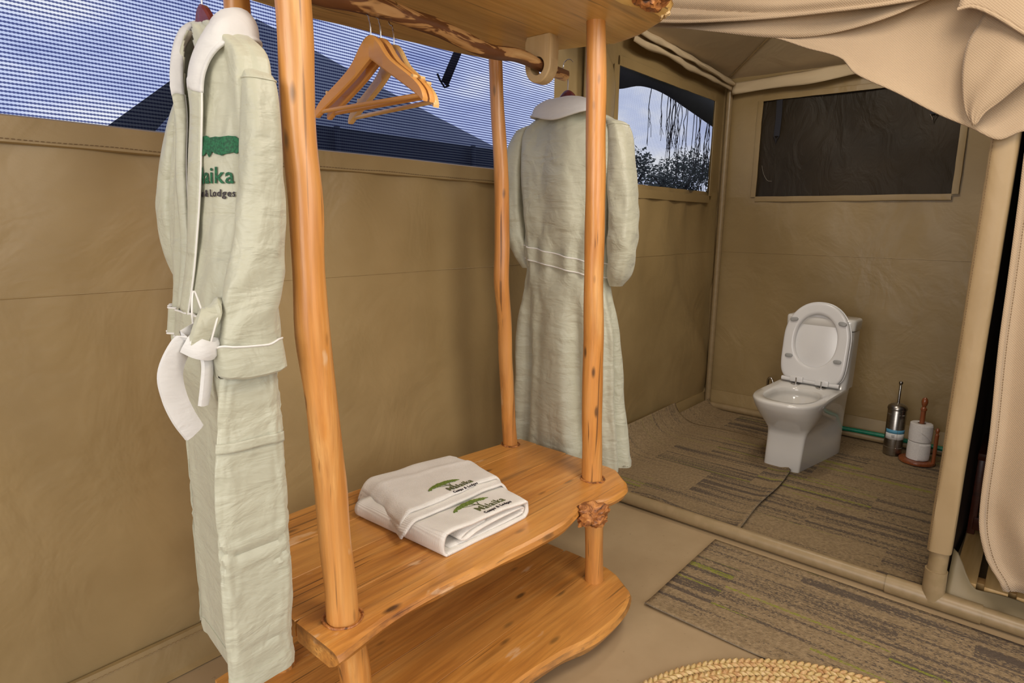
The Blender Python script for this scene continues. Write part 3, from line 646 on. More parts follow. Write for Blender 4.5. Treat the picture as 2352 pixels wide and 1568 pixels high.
# top shelf seen from below
TF = [(.45, .93), (.9, .90), (1.3, .895), (1.511, .899), (1.60, .875), (1.70, .885), (1.76, .935), (1.80, .99)]
plank('top_plank', lambda d: .50 + .03 * d, lambda d: interp([(0, 1.715), (.3, 1.79), (1, 1.83)], d)[0], lambda x: interp(TF, x)[0], K(1.1562), 1.915, .056, 'topwood', 100, 'f', seed=9)
plank('top_plank', K(.52), lambda d: 1.825 - .06 * d, K(1.157), K(1.4012), 1.914, .0535, 'topwood', 40, seed=10)
plank('top_plank', K(.52), lambda d: 1.765 + .0 * d, K(1.402), lambda x: interp([(.5, 1.70), (1.10, 1.70), (1.482, 1.665), (1.77, 1.615)], x)[0], 1.914, .052, 'topwood', 60, 'b', seed=11)
def blob(c, r, sq, amp, fr_, seed, sub=4):
    bm = bmesh.new(); bmesh.ops.create_icosphere(bm, subdivisions=sub, radius=1)
    for v in bm.verts:
        d = v.co.copy(); k = 1 + amp * N3(d.x * fr_ + seed, d.y * fr_, d.z * fr_) + amp * .5 * N3(d.x * fr_ * 2.7, d.y * fr_ * 2.7 + seed, d.z * fr_ * 2.7)
        v.co = Vector(c) + Vector((d.x * r * sq[0] * k, d.y * r * sq[1] * k, d.z * r * sq[2] * k))
    bm.verts.index_update(); R_ = ([tuple(v.co) for v in bm.verts], [tuple(v.index for v in f.verts) for f in bm.faces]); bm.free(); return R_
obj('burl_knot', blob((1.500, .952, .436), .050, (1.2, .92, .62), .55, 1.25, 4), 'burl', wd)
obj('bark_knot', blob((1.565, .882, 1.885), .045, (1.3, .9, .7), .5, 1.9, 7), 'burl', wd)
obj('bark_knot', blob((1.685, .905, 1.88), .022, (1.0, .8, 1.0), .5, 1.9, 9), 'ringwood', wd)
# hanging rod with bracket
rodp = curve([(.56, 1.28, 1.80), (.70, 1.28, 1.782), (.827, 1.28, 1.778), (.99, 1.28, 1.790), (1.182, 1.28, 1.789), (1.38, 1.28, 1.772), (1.52, 1.28, 1.784), (1.62, 1.28, 1.776), (1.752, 1.28, 1.768)], 60)
obj('hanging_rod', tube(rodp, [lerp(.027, .0165, i / 59) for i in range(60)], 16, True, .22, 11, 3), 'bark', wd)
def bracket(xc, hw):
    n = 40; secs = []
    def outer(a):
        c, s = math.cos(a), math.sin(a)
        if s > 0:
            k = min(.050 / max(abs(c), 1e-3), .085 / max(s, 1e-3)); return (k * c, k * s)
        return (.050 * c, .054 * s)
    r_i = .027; V, F = [], []
    for x in (xc - hw, xc - hw + .004, xc + hw - .004, xc + hw):
        e2 = .003 if x in (xc - hw, xc + hw) else 0
        for k in range(n):
            o_ = outer(2 * PI * k / n); L = math.hypot(*o_); f_ = (L - e2) / L; V.append((x, 1.28 + o_[0] * f_, 1.777 + o_[1] * f_))
    m_ = len(V)
    for x in (xc - hw, xc + hw):
        for k in range(n): V.append((x, 1.28 + r_i * math.cos(2 * PI * k / n), 1.772 + r_i * math.sin(2 * PI * k / n)))
    for j in range(3):
        for k in range(n): F.append((j * n + k, j * n + (k + 1) % n, (j + 1) * n + (k + 1) % n, (j + 1) * n + k))
    for k in range(n):
        k2 = (k + 1) % n
        F.append((k, k2, m_ + k2, m_ + k)); F.append((3 * n + k, 3 * n + k2, m_ + n + k2, m_ + n + k)); F.append((m_ + k, m_ + k2, m_ + n + k2, m_ + n + k))
    return V, F
obj('rod_bracket', bracket(1.625, .022), 'ringwood', wd, angle=35)
obj('rod_bracket', bracket(.60, .022), 'ringwood', wd, angle=35)

# =================================================================== HANGERS
def hanger(label, loc, rz, mat, tilt=0, hook_r=.026, hook_h=.045, group=None, bar=True, span=.21, far_span=None):
    t = thing('clothes_hanger', label, 'hanger', loc, rz, group)     # local: span along y, crown top at origin
    up = [(0, 0), (.012, -.002), (.025, -.009), (.04, -.022), (.055, -.040), (.075, -.059), (.10, -.075), (.13, -.092), (.16, -.109), (.185, -.126), (.202, -.142), (.21, -.160)]
    lo = [(0, -.052), (.012, -.0585), (.025, -.066), (.04, -.075), (.055, -.084), (.075, -.095), (.10, -.108), (.13, -.124), (.16, -.140), (.185, -.154), (.200, -.164), (.208, -.168)]
    for sg in (-1, 1):
        k = (span if sg > 0 or far_span is None else far_span) / .21
        secs = []
        for i in range(23):
            f_ = i * .5; a = interp([(q, *p) for q, p in enumerate(up)], f_); b = interp([(q, *p) for q, p in enumerate(lo)], f_)
            bow = -.018 * (a[0] / .21)**2; h = .0075; y1, z1, y0, z0 = sg * a[0] * k, a[1], sg * b[0] * k, b[1]
            c = lambda y, z, x: (bow + x, y, z + tilt * y)
            m_ = lambda t_: (lerp(y0, y1, t_), lerp(z0, z1, t_))
            secs.append([c(*m_(.0), -h * .6), c(*m_(.1), -h), c(*m_(.9), -h), c(*m_(1), -h * .55), c(*m_(1), h * .55), c(*m_(.9), h), c(*m_(.1), h), c(*m_(0), h * .6)])
        o = obj('arm', loft(secs), mat, t, world=False, angle=35)
        obj('notch', tube([(-.018 * .6 - .006, sg * .165 * k, -.111 + tilt * sg * .165), (-.018 * .6 + .007, sg * .165 * k, -.111 + tilt * sg * .165)], .0042, 10), 'hangerpale' if mat != 'maroon' else mat, o, world=False)
    if bar: obj('trouser_bar', tube([(-.014, y * k, -.153 + tilt * y) for y in (-.192, -.1, 0, .1, .192)], .0052, 12), mat, t, world=False)
    hk = [(0, 0, -.01), (0, 0, hook_h * .55), (0, .004, hook_h * .8)]
    for i in range(11):
        a = -PI * .42 + i * PI * 1.25 / 10; hk.append((0, hook_r * math.cos(a), hook_h + hook_r * .95 + hook_r * math.sin(a)))
    obj('hook', tube(curve(hk, 40), .0017, 8), 'chrome', t, world=False)
    return t
HG = 'wooden hangers on the rod'
hanger('nearest orange wooden hanger on the rod, leftmost of the three', (.970, 1.272, 1.722), .03, 'hangerwood', 0, group=HG, span=.20)
hanger('middle orange wooden hanger on the rod', (.999, 1.272, 1.722), -.01, 'hangerwood', 0, group=HG, span=.20)
hanger('pale tipped wooden hanger on the rod, rightmost of the three', (1.045, 1.28, 1.718), -.16, 'hangerpale', .02, group=HG)

# =================================================================== ROBES
def NC(th, k, z, seed=0): return N3(math.cos(th) * k + seed * 3.7, math.sin(th) * k + 1.3 * seed, z)      # noise that closes round the body
def robe(label, center, rz, dz, front_visible):
    cx, cy = center
    t = thing('bathrobe', label, 'bathrobe', (cx, cy, 0), rz)
    Bk = not front_visible
    #        z    half width, half depth, forward offset, side offset, shear
    if front_visible:
        keys = [(.43, .160, .072, .031, 0, .12), (.60, .160, .074, .029, 0, .12), (.85, .157, .074, .026, 0, .12), (1.02, .153, .064, .028, 0, .05), (1.10, .151, .056, .028, 0, .0), (1.2, .153, .050, .022, 0, -.06), (1.35, .155, .043, .014, 0, -.13), (1.46, .156, .041, .010, 0, -.15), (1.53, .155, .039, .008, 0, -.15), (1.575, .143, .038, .006, 0, -.15), (1.605, .108, .037, .004, 0, -.1), (1.628, .068, .036, 0, 0, 0)]
        far = .72
    else:
        keys = [(.36, .242, .085, .02, -.030, 0), (.6, .218, .082, .015, -.018, 0), (.85, .205, .074, .01, -.012, 0), (1.02, .178, .060, .0, -.006, 0), (1.10, .165, .052, .0, -.004, 0), (1.18, .176, .058, .0, 0, 0), (1.35, .195, .064, 0, 0, 0), (1.47, .205, .060, 0, 0, 0), (1.55, .205, .053, 0, 0, 0), (1.59, .188, .048, 0, 0, 0), (1.615, .150, .045, 0, 0, 0), (1.633, .105, .043, 0, 0, 0), (1.647, .066, .042, -.004, 0, 0)]
        far = 1.0
    z_lo, z_hi = keys[0][0], keys[-1][0]; sd = 11 if Bk else 3
    ex = 2.0 / (3.2 if not Bk else 2.6)
    def fz_(z): return far if Bk else lerp(.72, .40, sstep(1.30, 1.53, z))
    def ez(z): return ex if Bk else 2.0 / lerp(6.0, 3.2, sstep(.95, 1.15, z))
    def S(th, z, off=0):
        wb, wa, ca, cb, sh = interp(keys, z); c, s = math.cos(th), math.sin(th); ex = ez(z)
        x = wa * math.copysign(abs(c)**ex, c); y = wb * math.copysign(abs(s)**ex, s)
        if y < 0: y *= fz_(z)
        sk = sstep(1.08, .75, z); up = sstep(1.14, 1.3, z)
        if Bk:
            ph = 1.6 * NC(th, .8, z * 1.1, 5)
            f = sk * (.017 * math.cos(6 * th + .6 + ph) + .011 * math.cos(11 * th + 1.5 + 1.6 * z + 2 * ph) + .005 * math.cos(17 * th + ph)) + up * (.009 * math.cos(7 * th + z * 2 + ph))
            f += .009 * math.exp(-((z - 1.125) / .06)**2) * math.cos(13 * th + 1 + ph)
            f += .006 * NC(th, 2.2, z * 7, 8) * (1 - .5 * up)
        else:
            f = sk * (.003 * math.cos(5 * th + 2) + .006 * NC(th, 1.2, z * 2.5, 6)) + up * (.003 * math.cos(9 * th + z * 2) + .005 * NC(th, 2.5, z * 6, 2))
            f += .006 * math.exp(-((z - 1.10) / .06)**2) * math.cos(15 * th + 1)
            for zz, am in ((.745, .006), (.712, .009), (.678, .009), (.655, .006), (.505, .006), (.95, .004)):      # pinched horizontal creases on the near panel
                f -= am * math.exp(-((z - zz - .014 * math.sin(th * 3 + zz * 9)) / .007)**2) * max(0, .5 + 1.0 * NC(th, 3, zz * 20, 2)) * sstep(.2, .9, abs(s))
            if c > 0 and z < 1.05: x -= .034 * sstep(.147, .128, y) * sstep(.1, .4, c) * sstep(1.05, .92, z)
            elif c > 0 and y < .03: x -= .012 * sstep(.03, -.02, y) * sstep(.2, .6, c)      # right front lies under the left front
        f += .0035 * NC(th, 3, z * 9, sd) + .0022 * NC(th, 7, z * 22, sd + 3)
        nl = math.hypot(c / max(wa, .01), s / max(wb, .01)); nx, ny = c / wa / nl, s / wb / nl
        yy = cb + y + ny * (f + off)
        return Vector((ca + x + nx * (f + off) + sh * y, yy, z + dz))
    def front(b, z, off=0, side=1):
        wb = interp(keys, z)[0] * (fz_(z) if b < 0 else 1); q = min(.999, abs(b) / wb)**(1 / ez(z)); th = math.asin(q) * (1 if b >= 0 else -1)
        return S(th, z, off)
    NT_, NZ_ = 240, 130
    def vw(z): return .0 if z < 1.17 else .045 * sstep(1.15, 1.55, z)
    def skip(u, v):
        th = u * 2 * PI - PI; z = lerp(z_lo, z_hi, v)
        if math.cos(th) < .1: return False
        p = S(th, z); return -vw(z) * fz_(z) < p.y < vw(z) * .8
    body = obj('body', grid(NT_ + 1, NZ_, lambda u, v: S(u * 2 * PI - PI, lerp(z_lo, z_hi, v)), skip), 'robe', t, world=False, rec=False, solid=.003, weld=True)
    obj('hem', loft([[S(th, z_lo + .03, .003), S(th, z_lo + .015, .005), S(th, z_lo - .004, .003), S(th, z_lo - .004, -.003), S(th, z_lo + .03, -.002)] for th in [2 * PI * i / 120 for i in range(121)]], cap=False), 'robe', t, world=False, weld=True)
    # shawl collar: white lining turned out at the neck, running down the front as lapels
    V3 = lambda *a: Vector(a) + Vector((0, 0, dz))
    ci, cu = [], []
    for z, b0, b1, o0, o1 in ((1.14, -.008, .034, .004, .008), (1.25, .002, .050, .004, .009), (1.38, .012, .062, .004, .009), (1.48, .022, .076, .005, .011), (1.552, .036, .086, .010, .016)):
        ci.append(front(b0, z, o0)); cu.append(front(b1, z - .012, o1))
    if Bk:
        ci += [V3(.012, .066, 1.648), V3(-.028, .056, 1.676), V3(-.042, 0, 1.686)]; cu += [V3(.010, .128, 1.612), V3(-.072, .122, 1.628), V3(-.092, 0, 1.606)]
    else:
        ci += [V3(.016, .062, 1.632), V3(-.024, .050, 1.660), V3(-.038, 0, 1.668)]; cu += [V3(.020, .116, 1.588), V3(-.050, .098, 1.602), V3(-.080, 0, 1.600)]
    fx = .50 if not Bk else 1
    ci += [V3(p.x, -p.y * fx, p.z - dz) for p in ci[6:4:-1]]; cu += [V3(p.x, -p.y * fx, p.z - dz) for p in cu[6:4:-1]]
    for z, b0, b1, o0, o1 in ((1.552, .040, .080, .004, .008), (1.48, .032, .070, .003, .007), (1.38, .022, .056, .003, .006), (1.25, .008, .040, .002, .005), (1.14, .0, .030, .001, .004)):
        ci.append(front(-b0 * fz_(z), z, o0)); cu.append(front(-b1 * fz_(z), z - .012, o1))
    kn, ko = [(i, *p) for i, p in enumerate(ci)], [(i, *p) for i, p in enumerate(cu)]; NS = len(ci) - 1
    def colr(u, v):
        s_ = u * NS; a, d = Vector(interp(kn, s_)), Vector(interp(ko, s_)); m_ = sstep(2.6, 5.2, min(s_, NS - s_))
        bul = (.006 + .014 * m_) * math.sin(PI * min(1, v * 1.12)); p = a.lerp(d, v); ow = Vector((p.x * .6 + (.03 if m_ < .4 else 0), p.y * .6, .05 * m_)).normalized()
        return p + ow * bul + Vector((0, 0, .004 * N3(u * 18, v * 3, sd)))
    obj('collar', grid(100, 10, lambda u, v: colr(lerp(.25, .75, u), v)), 'robewhite', t, world=False, rec=False, solid=.006)
    for k, (a, b) in enumerate(((0, .25), (.75, 1))):
        if Bk: continue
        lp = obj('lapel', grid(60, 8, lambda u, v: colr(lerp(a, b, u), v)), 'robe', t, world=False, rec=False, solid=.005)
        obj('piping', tube([colr(lerp(a, b, i / 40), 1.0) for i in range(41)], .0018, 6), 'piping', lp, world=False)
        obj('piping', tube([colr(lerp(a, b, i / 40), .0) for i in range(41)], .0018, 6), 'piping', lp, world=False)
    # sleeves
    if front_visible:
        sl = {1: [(0, -.016, .128, 1.552, .018, .014), (1, -.014, .148, 1.530, .027, .022), (2, -.010, .156, 1.47, .030, .026), (3, -.004, .158, 1.37, .036, .028), (4, .004, .157, 1.27, .044, .028), (5, .020, .154, 1.18, .051, .028), (6, .030, .151, 1.11, .054, .026), (7, .032, .150, 1.055, .054, .023)],
              -1: [(0, 0, -.045, 1.555, .020, .014), (1, .006, -.062, 1.52, .028, .024), (2, .012, -.092, 1.46, .034, .030), (3, .020, -.122, 1.37, .036, .034), (4, .022, -.134, 1.28, .036, .034), (5, .014, -.130, 1.21, .032, .03), (6, .006, -.124, 1.165, .024, .02), (7, .0, -.12, 1.15, .012, .012)]}
    else:
        sl = {1: [(0, 0, .16, 1.605, .034, .016), (1, -.004, .20, 1.582, .044, .028), (2, -.01, .226, 1.50, .050, .038), (3, -.012, .232, 1.36, .054, .040), (4, -.010, .222, 1.22, .052, .04), (5, 0, .195, 1.13, .046, .036), (6, .01, .17, 1.08, .035, .028)],
              -1: [(0, 0, -.16, 1.605, .034, .016), (1, -.004, -.20, 1.582, .044, .028), (2, -.008, -.218, 1.51, .050, .038), (3, -.010, -.232, 1.37, .054, .046), (4, -.010, -.242, 1.24, .056, .048), (5, -.006, -.238, 1.15, .054, .044), (6, .004, -.224, 1.075, .044, .036), (7, .012, -.210, 1.035, .024, .022)]}
    for sg in (1, -1):
        ks = sl[sg]; n = 70; secs = []
        for i in range(n):
            q = (len(ks) - 1) * i / (n - 1); x, y, z, ra, rb = interp(ks, q); sec = []
            for k in range(44):
                a = 2 * PI * k / 44; c, s = math.cos(a), math.sin(a)
                f = 1 + .10 * N3(c * 1.6 + sg * 5, s * 1.6, z * 9) + .10 * N3(c * 2 + sd, s * 2 + z * 8, z * 20) * sstep(1.5, 1.25, z)
                f += .10 * math.sin(z * 62 + 4.0 * c + 2 * N3(z * 6, c, 1)) * math.exp(-((z - 1.15) / .09)**2) * (1 if front_visible else .6)
                sec.append(Vector((x + ra * f * math.copysign(abs(c)**.8, c), y + rb * f * math.copysign(abs(s)**.8, s), z + dz)))
            secs.append(sec)
        so = obj('sleeve', loft(secs), 'robe', t, world=False)
        q = [secs[10][k] + (secs[10][k] - sum(secs[10], Vector()) / 44).normalized() * .001 for k in range(44)] + [secs[10][0]]
        obj('sleeve_seam', tube(q, .0016, 5), 'robe', so, world=False)
        if front_visible and sg == 1:
            def cuf(a, z, off):
                x, y, zz, ra, rb = ks[-1][1:]; c, s = math.cos(a), math.sin(a)
                return Vector((x + (ra + off + .003) * math.copysign(abs(c)**.6, c) + .1 * (z - 1.05), y + (rb + off + .002) * math.copysign(abs(s)**.6, s), z + dz + .004 * N3(a * 2, z * 20, 4) + .003 * math.sin(a * 3)))
            obj('cuff', loft([[cuf(a, 1.087, .0), cuf(a, 1.085, .003), cuf(a, 1.06, .004), cuf(a, 1.034, .004), cuf(a, 1.030, .0)] for a in [2 * PI * i / 60 for i in range(61)]], cap=False), 'robe', so, world=False, weld=True)
            obj('cuff_piping', tube([cuf(2 * PI * i / 60, 1.086, .003) for i in range(61)], .0020, 6), 'piping', so, world=False)
    return t, S, front
ra, SA, FA = robe('sage green bathrobe at the left with knotted belt and green chest embroidery', (.555, 1.205), math.radians(180), 0.0, True)
rb, SB, FB = robe('sage green bathrobe seen from behind, hanging at the right end of the wardrobe', (1.915, 1.375), math.radians(2), .045, False)

# belt of the rear robe
def beltB(th, k, off):
    z = 1.092 + k * .048; p = SB(th, z, off); p.z += .16 * (p.y) + .002 * N3(th * 4, k, 0); return p
bb = obj('belt', loft([[beltB(th, 0, .004), beltB(th, 0, .009), beltB(th, .5, .010), beltB(th, 1, .009), beltB(th, 1, .004)] for th in [2 * PI * i / 120 for i in range(121)]], cap=False), 'robe', rb, world=False, weld=True)
for k in (0, 1): obj('belt_piping', tube([beltB(2 * PI * i / 120, k, .009) for i in range(121)], .0024, 6), 'piping', bb, world=False)
for th in (2.15, -2.15): obj('belt_loop', ribbon([SB(th, 1.065, .004) + Vector((0, 0, .16 * SB(th, 1.1).y)), SB(th, 1.115, .017) + Vector((0, 0, .16 * SB(th, 1.1).y)), SB(th, 1.165, .004) + Vector((0, 0, .16 * SB(th, 1.1).y))], .010, (0, 1, 0), .002, 8), 'robe', rb, world=False)
for z in (1.235, .78): obj('fold_crease', tube([SB(th, z + .004 * math.sin(th * 5), .0008) for th in [PI - .75 + .05 * i for i in range(31)]], .0012, 5), 'robe', rb, world=False)

# belt, knot and tails of the front robe
def beltA(th, k, off): return SA(th, 1.080 + .05 * k, off)
ba = obj('belt', loft([[beltA(th, 0, .004), beltA(th, 0, .008), beltA(th, 1, .008), beltA(th, 1, .004)] for th in [2 * PI * i / 120 for i in range(121)]], cap=False), 'robe', ra, world=False, weld=True)
for k in (0, 1): obj('belt_piping', tube([beltA(2 * PI * i / 120, k, .008) for i in range(121)], .0020, 6), 'piping', ba, world=False)
tw = [(0, .3, 1), (.5, .3, .8), (1, .2, .5), (1, .25, .1), (1, .3, 0), (1, .3, 0), (1, .3, 0)]
tailp = [(.468, 1.085, 1.122), (.443, 1.076, 1.112), (.414, 1.070, 1.092), (.394, 1.070, 1.052), (.396, 1.070, 1.012), (.407, 1.070, .975), (.424, 1.072, .940)]
o = obj('belt_tail', ribbon(tailp, [.022, .030, .038, .042, .042, .041, .038], tw, .006, 44), 'robewhite', ra)
o2 = obj('belt_tail', ribbon([(.446, 1.070, 1.085), (.452, 1.066, 1.06), (.449, 1.068, 1.025), (.442, 1.072, .985)], [.020, .026, .027, .022], [(1, .6, 0), (1, .7, 0), (1, .7, 0), (1, .7, 0)], .006, 24), 'robewhite', ra)
k1 = obj('belt_knot', ribbon([(.486, 1.085, 1.155), (.470, 1.062, 1.152), (.449, 1.052, 1.128), (.436, 1.054, 1.096), (.442, 1.068, 1.078), (.464, 1.08, 1.082)], [.020, .030, .036, .034, .028, .02], [(.5, .2, 1), (.8, .2, .8), (1, .2, .4), (1, .3, -.2), (.6, .5, -.8), (0, .4, -1)], .008, 40), 'robe', ra)
for e_ in (-1, 1): obj('belt_piping', tube(curve([(.470 + e_ * .010, 1.058, 1.152 + e_ * .010), (.449 + e_ * .016, 1.046, 1.128 + e_ * .006), (.436 + e_ * .016, 1.048, 1.096 - e_ * .002)], 14), .0018, 6), 'piping', k1)
obj('belt_knot', ribbon([(.418, 1.060, 1.098), (.434, 1.046, 1.087), (.454, 1.050, 1.082), (.470, 1.068, 1.090)], [.034, .034, .030, .022], [(.3, .1, 1)] * 2, .008, 20), 'robewhite', ra)
obj('belt_loop', tube(curve([(.440, 1.080, 1.118), (.440, 1.080, 1.150), (.447, 1.084, 1.180), (.455, 1.080, 1.150), (.462, 1.076, 1.122)], 20), .0017, 6), 'piping', ra)
# pocket band and side seam on the near panel, laid on the cloth
def onA(s_, z, off): return SA(PI / 2 - s_, z, off)   # s_ runs along the near side from front (+) to back (-)
obj('pocket_band', grid(40, 5, lambda u, v: onA(lerp(1.02, -.62, u), .893 + .018 * v + .003 * math.sin(u * 5), .0035)), 'robe', ra, world=False, rec=False, solid=.0025)
obj('side_seam', grid(3, 80, lambda u, v: onA(-.80 - .12 * u, lerp(.44, 1.04, v), .0022 + .0008 * math.sin(v * 170))), 'robe', ra, world=False, rec=False, solid=.0015)
for q in (-.79, -.93): stitches('stitching', [onA(q, lerp(.44, 1.04, i / 60), .0035) for i in range(61)], ra, .0006, .006, 'robe_in')
# chest embroidery following the cloth
def embroider(parent, mapf, mats, world, umin=-9):
    for VF, m, nm in zip(LOGO, mats, ('tree_crown_embroidery', 'tree_trunk_embroidery', 'name_embroidery', 'small_print_embroidery')):
        if umin > -9 and nm.startswith('tree_crown'): VF = ([(x * 1.7 + .42, y * 1.3 - .07) for x, y in VF[0]], VF[1])
        keep = [f for f in VF[1] if min(VF[0][i][0] for i in f) > umin]
        used = sorted({i for f in keep for i in f}); ix = {i: k for k, i in enumerate(used)}
        obj(nm, ([mapf(*VF[0][i]) for i in used], [tuple(ix[i] for i in f) for f in keep]), m, parent, smooth=False, world=world, rec=False, solid=.0012)
embroider(ra, lambda u, v: FA(min(.150, .030 + u * .145), 1.410 + v * .150, .0045), ('thread_emerald', 'thread_emerald', 'thread_emerald', 'thread_dark'), False, .08)
# their maroon hangers
hanger('maroon hanger inside the left bathrobe', (.552, 1.205, 1.672), math.radians(188), 'maroon', 0, .024, .095, 'maroon robe hangers', False, .135, .07)
hanger('maroon hanger inside the bathrobe at the right end', (1.912, 1.385, 1.762), math.radians(2), 'maroon', 0, .022, .06, 'maroon robe hangers', False, .17)

# =================================================================== TOWELS
def bil(q, u, v):
    a, b, c, d = [Vector(p) for p in q]; return a.lerp(b, u).lerp(d.lerp(c, u), v)     # FL FR BR BL
ZB = .4605
QB = ((1.0, 1.068), (1.312, 1.052), (1.395, 1.385), (.988, 1.42))
def bt_top(u, v):
    return .052 + .006 * math.sin(u * PI) * (1 - v * .5) + .010 * (1 - v)**2 * math.exp(-((u - .1) / .25)**2) - .006 * v + .0025 * N3(u * 5, v * 5, 0)
def bt(sec_t, v):
    """closed fold: 0..1 bottom, 1..2 right fold, 2..3 top, 3..4 left fold"""
    s = sec_t
    hr, hl = bt_top(1, v), bt_top(0, v)
    if s < 1: u, z = lerp(.03, .965, s), .004
    elif s < 2: a = -PI / 2 + (s - 1) * PI; u, z = .965 + .035 * math.cos(a), .004 + (hr - .004) * (.5 + .5 * math.sin(a))
    elif s < 3: u = lerp(.965, .03, s - 2); z = bt_top(u, v)
    else: a = PI / 2 + (s - 3) * PI; u, z = .03 + .042 * math.cos(a), .004 + (hl - .004) * (.5 + .5 * math.sin(a))
    fz = 0
    p = bil(QB, u, v); edge = .006 * N3(s * 2.3, 3, 1) * (1 if v < .02 else 0)
    return Vector((p.x, p.y + edge - (.010 * (s - 1) * (v < .02) if False else 0), ZB + z))
t1 = thing('bath_towel', 'larger folded white towel with waffle weave border, lower of the two on the bench', 'towel', (1.16, 1.2, ZB))
o = obj('towel_cloth', grid(161, 26, lambda s, v: bt(s * 4 * .9999, v)), 'waffle', t1, rec=False, solid=.0075)
# inner folds seen in the open end
def inner(s, v):
    pts = [(.10, .010), (.5, .010), (.90, .014), (.955, .024), (.92, .036), (.6, .036), (.38, .030), (.26, .020), (.20, .026), (.30, .038), (.5, .042)]
    u, z = interp([(i, *p) for i, p in enumerate(pts)], s * 10); p = bil(QB, u, lerp(.05, .9, v) - .04 * math.sin(s * 3) * (1 - v)); return Vector((p.x, p.y, ZB + z))
obj('inner_fold', grid(90, 14, inner), 'terry', t1, rec=False, solid=.005)
def tmap(q, topf, c, sx, ang, lift):
    def f(u, v):
        du = (u * math.cos(ang) - v * math.sin(ang)) * sx; dv = (u * math.sin(ang) + v * math.cos(ang)) * sx
        A = bil(q, *c); ex = (bil(q, c[0] + .1, c[1]) - A).normalized(); ey = Vector((-ex.y, ex.x))
        P = A + ex * du + ey * dv
        # invert bilinear by a few newton steps
        s, t = c
        for _ in range(8):
            B = bil(q, s, t); d = P - B; a = (bil(q, s + .01, t) - B) / .01; b = (bil(q, s, t + .01) - B) / .01
            det = a.x * b.y - a.y * b.x; s += (d.x * b.y - d.y * b.x) / det; t += (a.x * d.y - a.y * d.x) / det
        return Vector((P.x, P.y, ZB + topf(s, t) + lift))
    return f
embroider(t1, tmap(QB, bt_top, (.52, .235), .136, .06, .0048), ('thread_green', 'thread_olive', 'thread_olive', 'thread_dark'), True)
# hand towel lying across the back of it, three folded layers
QH = ((.966, 1.190), (1.350, 1.160), (1.418, 1.435), (1.050, 1.500))
def ht_top(u, v):
    base = .0775 + .005 * math.sin(PI * u) - .020 * sstep(.10, .0, u) - .018 * sstep(.92, 1.0, u) - .004 * sstep(.6, 1, v) - .004 * sstep(.12, 0, v)
    return base + .003 * N3(u * 4, v * 4, 5) + .0025 * math.exp(-((v - .72 + .1 * u) / .04)**2)
t2 = thing('hand_towel', 'smaller folded white terry towel lying on top of the larger one', 'towel', (1.2, 1.33, ZB))
def layer(inset, dzz, vf, seed):
    def f(u, v):
        uu = lerp(inset, 1 - inset, u); vv = lerp(vf, 1.0 - inset * .5, v); p = bil(QH, uu, vv); r = ht_top(uu, max(0, vv)) - dzz
        e_ = min(u, 1 - u); r -= .012 * max(0, 1 - e_ / .05)**2 if dzz < .012 else .02 * max(0, 1 - e_ / .06)**2
        if v > .9: r -= (.03 + dzz * .3) * ((v - .9) / .1)**2
        # round the far corners
        cut = max(0, u - .86) * max(0, v - .55) * 2.0
        p2 = p - Vector((cut * .35, cut * .30)) + Vector((.004 * N3(u * 6, v * 6, seed), .005 * N3(u * 5 + 2, v * 6, seed) - .008 * math.sin(u * 5) * (1 - v)))
        return Vector((p2.x, p2.y, ZB + r))
    return grid(60, 40, f)
obj('towel_cloth', layer(.012, .0, .075, 1), 'terry', t2, rec=False, solid=.007)
obj('folded_layer', layer(.0, .0085, -.02, 2), 'waffle', t2, rec=False, solid=.007)
obj('folded_layer', layer(-.004, .0165, .03, 3), 'terry', t2, rec=False, solid=.007)
obj('border_band', grid(60, 8, lambda u, v: (lambda p, uu, vv: Vector((p.x + .004 * N3(u * 6, vv * 6, 1), p.y + .005 * N3(u * 5 + 2, vv * 6, 1) - .008 * math.sin(u * 5) * (1 - vv), ZB + ht_top(uu, vv) + lerp(.0042, .0028, v) - .012 * max(0, 1 - min(u, 1 - u) / .05)**2)))(bil(QH, lerp(.014, .986, u), lerp(.078, .33, v)), lerp(.014, .986, u), lerp(.078, .33, v))), 'waffle', t2, rec=False, solid=.001)
embroider(t2, tmap(QH, ht_top, (.48, .245), .115, .05, .0062), ('thread_green', 'thread_olive', 'thread_olive', 'thread_dark'), True)

# =================================================================== TOILET
tl = thing('toilet', 'white one-piece ceramic toilet with raised lid standing on the carpet', 'toilet', (3.62, .955, 0), math.radians(-2.5))
# local: front = -x, width along y
def plan(xf, xb, wf, wb2, rnd, n=64, sq=2.6):
    """rounded plan outline: front half super-ellipse, back squared; returns (x,y) list"""
    pts = []; xm = xf + (xb - xf) * rnd
    for k in range(n):
        a = 2 * PI * k / n; c, s = math.cos(a), math.sin(a)
        if c < 0: pts.append((xm + (xm - xf) * -abs(c)**(2 / sq), wf * math.copysign(abs(s)**(2 / sq), s)))
        else: pts.append((xm + (xb - xm) * abs(c)**(2 / 9), lerp(wf, wb2, abs(c)**(2 / 9)) * math.copysign(abs(s)**(2 / 9), s)))
    return pts
secs = []
for z, xf, xb, wf, wbk, rnd, sq in ((0, -.235, .32, .092, .165, .06, 5), (.008, -.238, .322, .095, .168, .06, 5), (.10, -.225, .32, .097, .168, .07, 5), (.185, -.215, .318, .100, .168, .08, 4.6), (.215, -.222, .316, .106, .168, .12, 4.0), (.25, -.262, .314, .126, .169, .22, 3.3), (.30, -.318, .312, .150, .170, .30, 3.0), (.35, -.365, .310, .168, .172, .35, 2.9), (.385, -.388, .309, .177, .176, .37, 2.9), (.398, -.390, .309, .178, .177, .37, 2.9), (.405, -.384, .306, .174, .174, .37, 2.9)):
    secs.append([(x, y, z) for x, y in plan(xf, xb, wf, wbk, rnd, 72, sq)])
